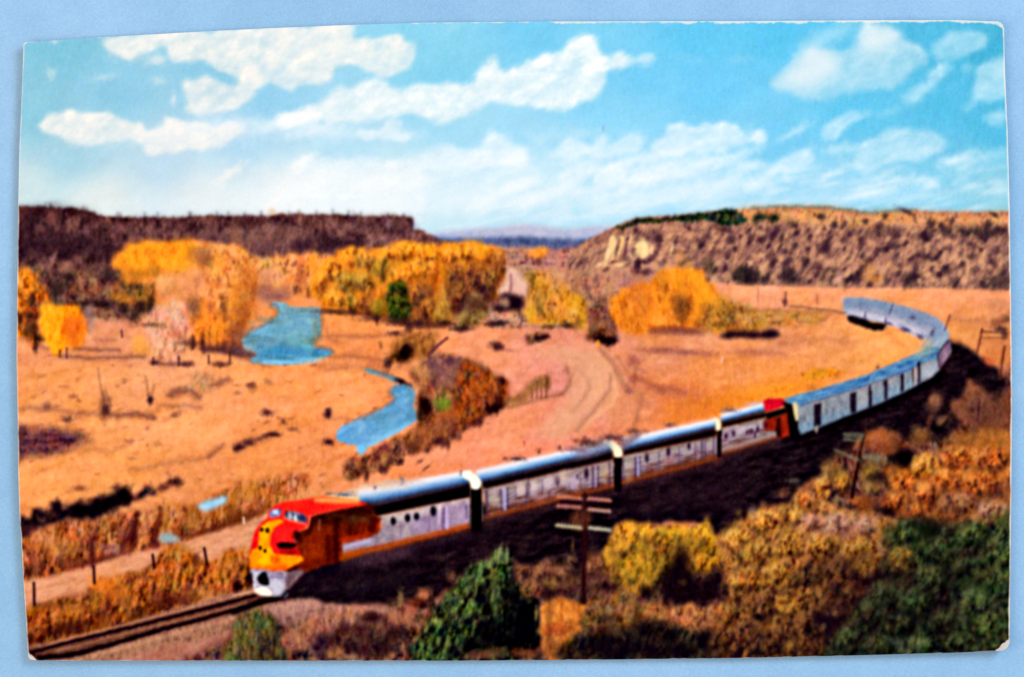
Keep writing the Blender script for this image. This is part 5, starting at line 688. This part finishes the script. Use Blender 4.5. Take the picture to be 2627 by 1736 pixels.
# ---- line side poles
POLE = L('printed_utility_pole', None, 'printed near utility pole with three crossarms in front of the train')
T(P1(803,312,800,700,795,1050), (10, 13), (46, 18, 22), .95, 2.4, POLE); T(P1(795,330,792,560), 4, (96, 40, 36), .4, 2)
F(P1(730,430,780,420,785,560,720,540,700,480), [(150, 84, 50)], None, con=0, soft=6, al=.5); F(P1(812,430,840,430,830,540,812,530), [(150, 90, 50)], None, con=0, soft=5, al=.5)
for pts, c_, k in [((612,330,778,345), (206, 122, 96), 0), ((826,345,980,358), (206, 130, 116), 1), ((615,395,775,405), (190, 116, 100), 0), ((830,418,978,432), (200, 146, 130), 1), ((610,528,778,545), (190, 180, 140), 0), ((835,545,980,562), (196, 186, 156), 1)]:
    ca = L('printed_crossarm', POLE); x0, y0, x1, y1 = pts; c_ = tuple(int(v * .86) for v in c_); T(P1(x0, y0, x1, y1), 8, c_, .85, 2.4, ca, 1, 8)
    for j in range(7): D(P1, x0 + (x1 - x0) * (j + .5) / 7, y0 - 8 + (y1 - y0) * (j + .5) / 7, 3, 4, tuple(min(255, v + 28) for v in c_), .6, 0, None, 2, 0)
for x0, y0, x1, y1 in [(640,362,760,372),(826,385,980,400)]: T(P1(x0, y0, x1, y1), 7, (36, 10, 18), .8, 2.5)
POLE2 = L('printed_utility_pole', None, 'printed second utility pole among the bushes on the right')
T(N4(990,1290,965,1420,930,1600,895,1800), (7, 9), (36, 12, 14), .95, 2, POLE2); T(N4(985,1300,960,1420), 3, (120, 84, 60), .6, 1.5)
for x0, y0, x1, y1, w in [(838,1290,980,1300,9),(840,1335,960,1350,8),(765,1425,940,1500,9),(1000,1475,1110,1490,9),(840,1312,980,1322,5)]: T(N4(x0, y0, x1, y1), w, (120, 116, 96), .65, 2.6, L('printed_crossarm', POLE2), 2, 8)
POLE3 = L('printed_utility_pole', None, 'printed far utility pole at the right edge')
T(N4(1940,450,1920,550,1900,640), 5, (110, 50, 40), .85, 1.6, POLE3); T(N4(1935,470,2130,485), 4.5, (90, 56, 50), .75, 2, POLE3); T(N4(1930,520,2110,520), 4, (120, 70, 54), .6, 2, POLE3); D(N4,2090,450,16,7,(70,44,44),.8); D(N4,2120,490,8,10,(80,50,50),.7)
T(N4(2120,590,2100,720,2085,850), 5.5, (90, 44, 34), .85, 1.8, L('printed_utility_pole', None, 'printed leaning pole by the right edge of the card'))
T(N4(1682,340,1660,400,1640,460), (3, 4), (90, 50, 60), .75, 1.6, L('printed_utility_pole', None, 'printed thin pole at the outside of the bend'))
T(N4(362,155,355,270), 4, (110, 60, 56), .75, 1.6, L('printed_fence_post')); D(N4,355,235,7,9,(100,56,60),.7)
T(N4(142,120,138,230), 2.5, (150, 90, 80), .6, 1.6, L('printed_fence_post')); T(N4(615,180,615,245), 4, (160, 84, 70), .6, 2, L('printed_fence_post'))
T(N4(400,265,600,285,840,320), 5, (110, 74, 70), .55, 2.5, None, 2); F(N4(1940,690,2030,700,2020,740,1980,740), [(222, 110, 70)], None, con=0, soft=4, rough=3, al=.9)
F(N4(2060,1020,2180,900,2200,1060,2100,1120), [(110, 64, 44)], None, con=0, soft=8, rough=8, al=.5)

# ---- the look of the print itself: soft, streaky, speckled ink
Yg, Xg = np.mgrid[0:H, 0:W].astype(np.float32); Xg = Xg / K; Yg = Yg / K
img = blur(img, 1.05)
land = blur(((Yg > 640) | ((lab != SKY) & (Yg > 500))).astype(np.float32), 1.5)[..., None]
img += (img - blur(img, 2.6)) * (.02 + .24 * land) + (img - blur(img, 9)) * (.03 + .15 * land)
gy = (img * np.array((.3, .59, .11), np.float32)).sum(2, keepdims=True)
rich = gy + (img - gy) * 1.08; rich = .50 + (rich - .50) * 1.10
img = img * (1 - land) + rich * land     # the print was sharpened hard: halos and deep shadows
lum = img.mean(2); tx = np.clip((0.86 - lum) * 3, 0, 1) * np.clip(lum * 5 + .25, 0, 1)
st1 = fbm(Xg, Yg, 6, 17, 6, 901, 2); st2 = fbm(Xg, Yg, 9, 12, 0, 905, 2)
img += ((st1 * 0.022 + st2 * 0.018) * tx)[..., None]
for ch, sd_, am in ((0, 911, .030), (1, 917, .014), (2, 923, .034)):
    img[..., ch] += am * fbm(Xg, Yg, 6, 6, 0, sd_, 2) * (0.35 + 0.65 * tx)
rs_ = np.random.RandomState(3); gr = rs_.normal(0, 1, (H, W, 3)).astype(np.float32)
gr = blur(gr, .55); gr /= gr.std(); gm = gr.mean(2, keepdims=True)
img += (gm * 0.016 + (gr - gm) * 0.014) * (0.5 + 0.5 * tx[..., None])
img = np.clip(img, 0.0, 1)
#PAINT-END

# ------------------------------------------------------------------ the card
LV = np.array([(111,63),(245,57),(383,51),(524,48),(700,46),(914,44),(1073,47),(1200,48),(1328,52),(1371,55),(1508,63),(1600,69),(1689,74)], float)
RV = np.array([(62,2573),(191,2577),(344,2584),(536,2589),(755,2592),(1000,2595),(1150,2594),(1374,2592),(1598,2589),(1665,2587)], float)
TU = np.array([(63,111),(275,96),(536,81),(700,73),(891,65),(1083,59),(1400,56),(1927,55),(2271,53),(2450,53),(2573,58)], float)
BU = np.array([(74,1689),(102,1692),(700,1693),(1200,1693),(1574,1690),(1900,1686),(2161,1680),(2450,1672),(2587,1665)], float)
def along(tab, t): return np.interp(t, (tab[:, 0] - tab[0, 0]) / (tab[-1, 0] - tab[0, 0]), tab[:, 1])
def place(u, v):
    """card coordinates 0..1 to photograph pixels"""
    lx, rx = along(LV, v), along(RV, v); ty, by = along(TU, u), along(BU, u)
    return lx + (rx - lx) * u, ty + (by - ty) * v
def lift(u, v):
    """the old card is slightly bowed and its corners stand up a little (metres)"""
    return 0.0007 + 0.0003 * (2 * u - 1) ** 2 + 0.0001 * v + 0.0004 * np.clip(1 - np.hypot((1 - u) * 1.58, v) / .12, 0, 1) ** 2 + 0.0004 * np.clip(1 - np.hypot((1 - u) * 1.58, 1 - v) / .10, 0, 1) ** 2 + 0.0004 * np.clip(1 - np.hypot(u * 1.58, v) / .12, 0, 1) ** 2
NU, NV = 1216, 768
u = np.linspace(0, 1, NU + 1); v = np.linspace(0, 1, NV + 1); UU, VV = np.meshgrid(u, v)
GX, GY = place(UU, VV); GZ = lift(UU, VV)
CARD_LABELS = len(PARTS)
def bil(a, x, y):
    x = np.clip(x * K - .5, 0, W - 1.001); y = np.clip(y * K - .5, 0, H - 1.001); i = x.astype(int); j = y.astype(int); fx = (x - i)[..., None]; fy = (y - j)[..., None]
    return (a[j, i] * (1 - fx) + a[j, i + 1] * fx) * (1 - fy) + (a[j + 1, i] * (1 - fx) + a[j + 1, i + 1] * fx) * fy
COL = bil(img, GX, GY)
cx_, cy_ = place((UU[:-1, :-1] + UU[1:, 1:]) / 2, (VV[:-1, :-1] + VV[1:, 1:]) / 2)
CL = lab[np.clip((cy_ * K).astype(int), 0, H - 1), np.clip((cx_ * K).astype(int), 0, W - 1)].copy()
# ink rubbed off along the edges and corners: bare paper shows
wu, wv = UU * 2525, VV * 1600
nz = fbm(wu.astype(np.float32), wv.astype(np.float32), 26, 26, 0, 501, 3); nz2 = fbm(wu.astype(np.float32), wv.astype(np.float32), 6, 6, 0, 507, 2)
dl, dr, dt, db = wu, 2525 - wu, wv, 1600 - wv
wear = np.maximum.reduce([1.6 + 1.2 * nz - dl, 3.2 + 1.2 * nz - dr, np.interp(wu, [0, 900, 1250, 1500, 2525], [-1.0, -2, 0.5, 4.0, 5.5]) + 3.0 * nz + 1.5 * nz2 - dt, -0.8 + 2.0 * nz - db])
def corner(a, b, r, sd): return r + 7 * nz + 3 * nz2 - (a + b)
wear = np.maximum.reduce([wear, corner(dr, dt, 24, 0), corner(dr, db, 34, 1), corner(dl, db, 18, 2), corner(dl, dt, 8, 3)])
wm = 0.85 * np.clip(wear / 3.0 + .5, 0, 1)[..., None]
COL = COL * (1 - wm) + np.array((246, 235, 224)) / 255 * wm
CL[(wear[:-1, :-1] + wear[1:, 1:]) > 0] = CARD_LABELS + 1
ok = np.ones(CL.shape, bool)                # rounded, knocked corners
cu, cv = (UU[:-1, :-1] + UU[1:, 1:]) / 2 * 2525, (VV[:-1, :-1] + VV[1:, 1:]) / 2 * 1600
for ax, ay, R in ((0, 0, 8), (1, 0, 20), (1, 1, 24), (0, 1, 10)):
    qx = np.abs(cu - ax * 2525); qy = np.abs(cv - ay * 1600)
    ok &= ~((qx < R) & (qy < R) & (np.hypot(R - qx, R - qy) > R))
def lin(c): return np.where(c <= 0.04045, c / 12.92, ((np.maximum(c, 0) + 0.055) / 1.055) ** 2.4)
ALB = np.clip(lin(COL) / LIGHT, 0, 0.97).astype(np.float32)
VP = np.stack([PX(GX), PY(GY), GZ], -1).astype(np.float32)

# ---- materials
def mat(name):
    m = bpy.data.materials.new(name); m.use_nodes = True; nt = m.node_tree; return m, nt, nt.nodes['Principled BSDF']
ink, nt, bs = mat('glossy_printed_ink')
at = nt.nodes.new('ShaderNodeAttribute'); at.attribute_name = 'ink'
nt.links.new(at.outputs['Color'], bs.inputs['Base Color']); bs.inputs['Roughness'].default_value = .42; bs.inputs['Specular IOR Level'].default_value = 0.0
paper, nt, bs = mat('aged_card_paper')
no = nt.nodes.new('ShaderNodeTexNoise'); no.inputs['Scale'].default_value = 900; rp = nt.nodes.new('ShaderNodeValToRGB')
rp.color_ramp.elements[0].color = (.62, .52, .38, 1); rp.color_ramp.elements[1].color = (.86, .78, .64, 1)
nt.links.new(no.outputs['Fac'], rp.inputs['Fac']); nt.links.new(rp.outputs['Color'], bs.inputs['Base Color']); bs.inputs['Roughness'].default_value = .9

col = bpy.context.scene.collection
def link(name, me, parent=None, m=None):
    o = bpy.data.objects.new(name, me); col.objects.link(o)
    if parent: o.parent = parent
    if m: me.materials.append(m)
    return o
card = bpy.data.objects.new('postcard', None); col.objects.link(card)
card['label'] = 'vintage colour postcard of a train in an autumn valley, on pale blue surface'
card['category'] = 'postcard'
def cells(name, mask, parent, m):
    jj, ii = np.nonzero(mask); n = len(jj)
    if n == 0: return None
    a = jj * (NU + 1) + ii; q = np.stack([a + NU + 1, a + NU + 2, a + 1, a], 1)
    uq, inv = np.unique(q.ravel(), return_inverse=True)
    me = bpy.data.meshes.new(name); me.vertices.add(len(uq)); me.vertices.foreach_set('co', VP.reshape(-1, 3)[uq].ravel())
    me.loops.add(4 * n); me.loops.foreach_set('vertex_index', inv.astype(np.int32).ravel())
    me.polygons.add(n); me.polygons.foreach_set('loop_start', np.arange(0, 4 * n, 4, dtype=np.int32))
    me.update(calc_edges=True)
    ca = me.attributes.new('ink', 'FLOAT_COLOR', 'POINT')
    rgba = np.ones((len(uq), 4), np.float32); rgba[:, :3] = ALB.reshape(-1, 3)[uq]; ca.data.foreach_set('color', rgba.ravel())
    me.polygons.foreach_set('use_smooth', np.ones(n, bool))
    return link(name, me, parent, m)
# tiny scraps of a covered label go back to whatever ink surrounds them
PARTS.append(('worn_edge', None, 'bare cream paper showing along the rubbed edges'))
for ax, ay, t_ in ((1, 0, 'white rubbed upper right corner'), (1, 1, 'white creased lower right corner'), (0, 1, 'pale rubbed lower left corner')):
    PARTS.append(('worn_corner', None, t_))
    cq = (np.abs((UU[:-1, :-1] + UU[1:, 1:]) / 2 - ax) * 2525 + np.abs((VV[:-1, :-1] + VV[1:, 1:]) / 2 - ay) * 1600) < 48
    CL[cq & (CL == CARD_LABELS + 1)] = len(PARTS)
objs = {}
def make(i):
    if i in objs: return objs[i]
    name, par, text = PARTS[i - 1]
    po = card if par is None else make(par)
    o = cells(name, (CL == i) & ok, po, ink)
    if o is None:
        o = card if par is None else po
    elif text: o['label'] = text
    if name == 'worn_edge': o['kind'] = 'stuff'
    objs[i] = o; return o
cnt = np.bincount(CL[ok].ravel(), minlength=len(PARTS) + 1)
for i in range(1, len(PARTS) + 1):
    if 0 < cnt[i] < 6:                       # too small to be a piece: join its parent
        CL[CL == i] = PARTS[i - 1][1] or GROUND; cnt[i] = 0
for i in range(1, len(PARTS) + 1):
    if cnt[i]: make(i)
# card stock: body of the card under the ink
n1, n2 = 60, 40
def ring(R, k): return k
def stock():
    us, vs_ = np.linspace(0, 1, n1 + 1), np.linspace(0, 1, n2 + 1); V = []; Fc = []
    e = 1.2 / 2525
    def P(uu, vv, dz):
        for ax, ay, R in ((0, 0, 8), (1, 0, 20), (1, 1, 24), (0, 1, 10)):
            qx, qy = abs(uu - ax) * 2525, abs(vv - ay) * 1600
            if qx < R and qy < R and math.hypot(R - qx, R - qy) > R:
                k = R / math.hypot(R - qx, R - qy); uu = ax + (1 if ax == 0 else -1) * (R - (R - qx) * k) / 2525; vv = ay + (1 if ay == 0 else -1) * (R - (R - qy) * k) / 1600
        x, y = place(uu, vv); return (float(PX(x)), float(PY(y)), float(lift(uu, vv)) + dz)
    us = np.unique(np.concatenate([us, [4/2525, 12/2525, 1-6/2525, 1-14/2525, 1-24/2525]])); vs2 = np.unique(np.concatenate([vs_, [4/1600, 10/1600, 1-6/1600, 1-14/1600, 1-24/1600, 6/1600, 20/1600]]))
    a, b = len(us), len(vs2)
    for dz in (-0.00002, -0.00042):
        for vv in vs2:
            for uu in us: V.append(P(uu, vv, dz))
    f = lambda k, j, i: k * a * b + j * a + i
    for j in range(b - 1):
        for i in range(a - 1):
            Fc.append((f(0, j + 1, i), f(0, j + 1, i + 1), f(0, j, i + 1), f(0, j, i))); Fc.append((f(1, j, i), f(1, j, i + 1), f(1, j + 1, i + 1), f(1, j + 1, i)))
    for i in range(a - 1):
        Fc.append((f(0, 0, i), f(0, 0, i + 1), f(1, 0, i + 1), f(1, 0, i))); Fc.append((f(1, b - 1, i), f(1, b - 1, i + 1), f(0, b - 1, i + 1), f(0, b - 1, i)))
    for j in range(b - 1):
        Fc.append((f(1, j, 0), f(1, j + 1, 0), f(0, j + 1, 0), f(0, j, 0))); Fc.append((f(0, j, a - 1), f(0, j + 1, a - 1), f(1, j + 1, a - 1), f(1, j, a - 1)))
    me = bpy.data.meshes.new('card_stock'); me.from_pydata(V, [], Fc); me.update(); link('card_stock', me, card, paper)
stock()

# ---- the pale blue surface the card lies on
top, nt, bs = mat('pale_blue_painted_surface'); N = nt.nodes; Lk = nt.links
tc = N.new('ShaderNodeTexCoord')
def noise(scale, detail, rough, stretch=None):
    n_ = N.new('ShaderNodeTexNoise'); n_.inputs['Scale'].default_value = scale; n_.inputs['Detail'].default_value = detail; n_.inputs['Roughness'].default_value = rough
    Lk.new(tc.outputs['Object'], n_.inputs['Vector']); return n_
def mix(kind, fac, a, b):
    m_ = N.new('ShaderNodeMix'); m_.data_type = 'RGBA'; m_.blend_type = kind
    if isinstance(fac, float): m_.inputs[0].default_value = fac
    else: Lk.new(fac, m_.inputs[0])
    for s_, val in ((6, a), (7, b)):
        if isinstance(val, tuple): m_.inputs[s_].default_value = val
        else: Lk.new(val, m_.inputs[s_])
    return m_.outputs[2]
def rampn(src, p0, c0, p1, c1):
    r_ = N.new('ShaderNodeValToRGB'); e_ = r_.color_ramp.elements; e_[0].position = p0; e_[0].color = c0; e_[1].position = p1; e_[1].color = c1; Lk.new(src, r_.inputs['Fac']); return r_.outputs['Color']
big = rampn(noise(14, 3, .5).outputs['Fac'], .35, (.236, .436, .655, 1), .68, (.300, .500, .730, 1))
mot = rampn(noise(150, 3, .6).outputs['Fac'], .3, (.94, .95, .97, 1), .7, (1.05, 1.04, 1.03, 1))
c1 = mix('MULTIPLY', 1.0, big, mot)
gn = rampn(noise(3800, 2, .7).outputs['Color'], .3, (.86, .88, .92, 1), .7, (1.13, 1.10, 1.07, 1))
c2 = mix('MULTIPLY', 1.0, c1, gn)
smg = rampn(noise(46, 4, .6).outputs['Fac'], .60, (0, 0, 0, 1), .74, (.30, .30, .30, 1))
c3 = mix('MIX', smg, c2, (.62, .72, .82, 1))
Lk.new(c3, bs.inputs['Base Color']); bs.inputs['Roughness'].default_value = .5; bs.inputs['Specular IOR Level'].default_value = .15
bp = N.new('ShaderNodeBump'); bp.inputs['Strength'].default_value = .15; bp.inputs['Distance'].default_value = .0003; Lk.new(noise(700, 4, .6).outputs['Fac'], bp.inputs['Height']); Lk.new(bp.outputs['Normal'], bs.inputs['Normal'])
me = bpy.data.meshes.new('tabletop'); R = .6
me.from_pydata([(-R, -R, 0), (R, -R, 0), (R, R, 0), (-R, R, 0), (-R, -R, -.02), (R, -R, -.02), (R, R, -.02), (-R, R, -.02)], [], [(0, 1, 2, 3), (7, 6, 5, 4), (0, 4, 5, 1), (1, 5, 6, 2), (2, 6, 7, 3), (3, 7, 4, 0)])
tb = link('tabletop', me, None, top); tb['kind'] = 'structure'
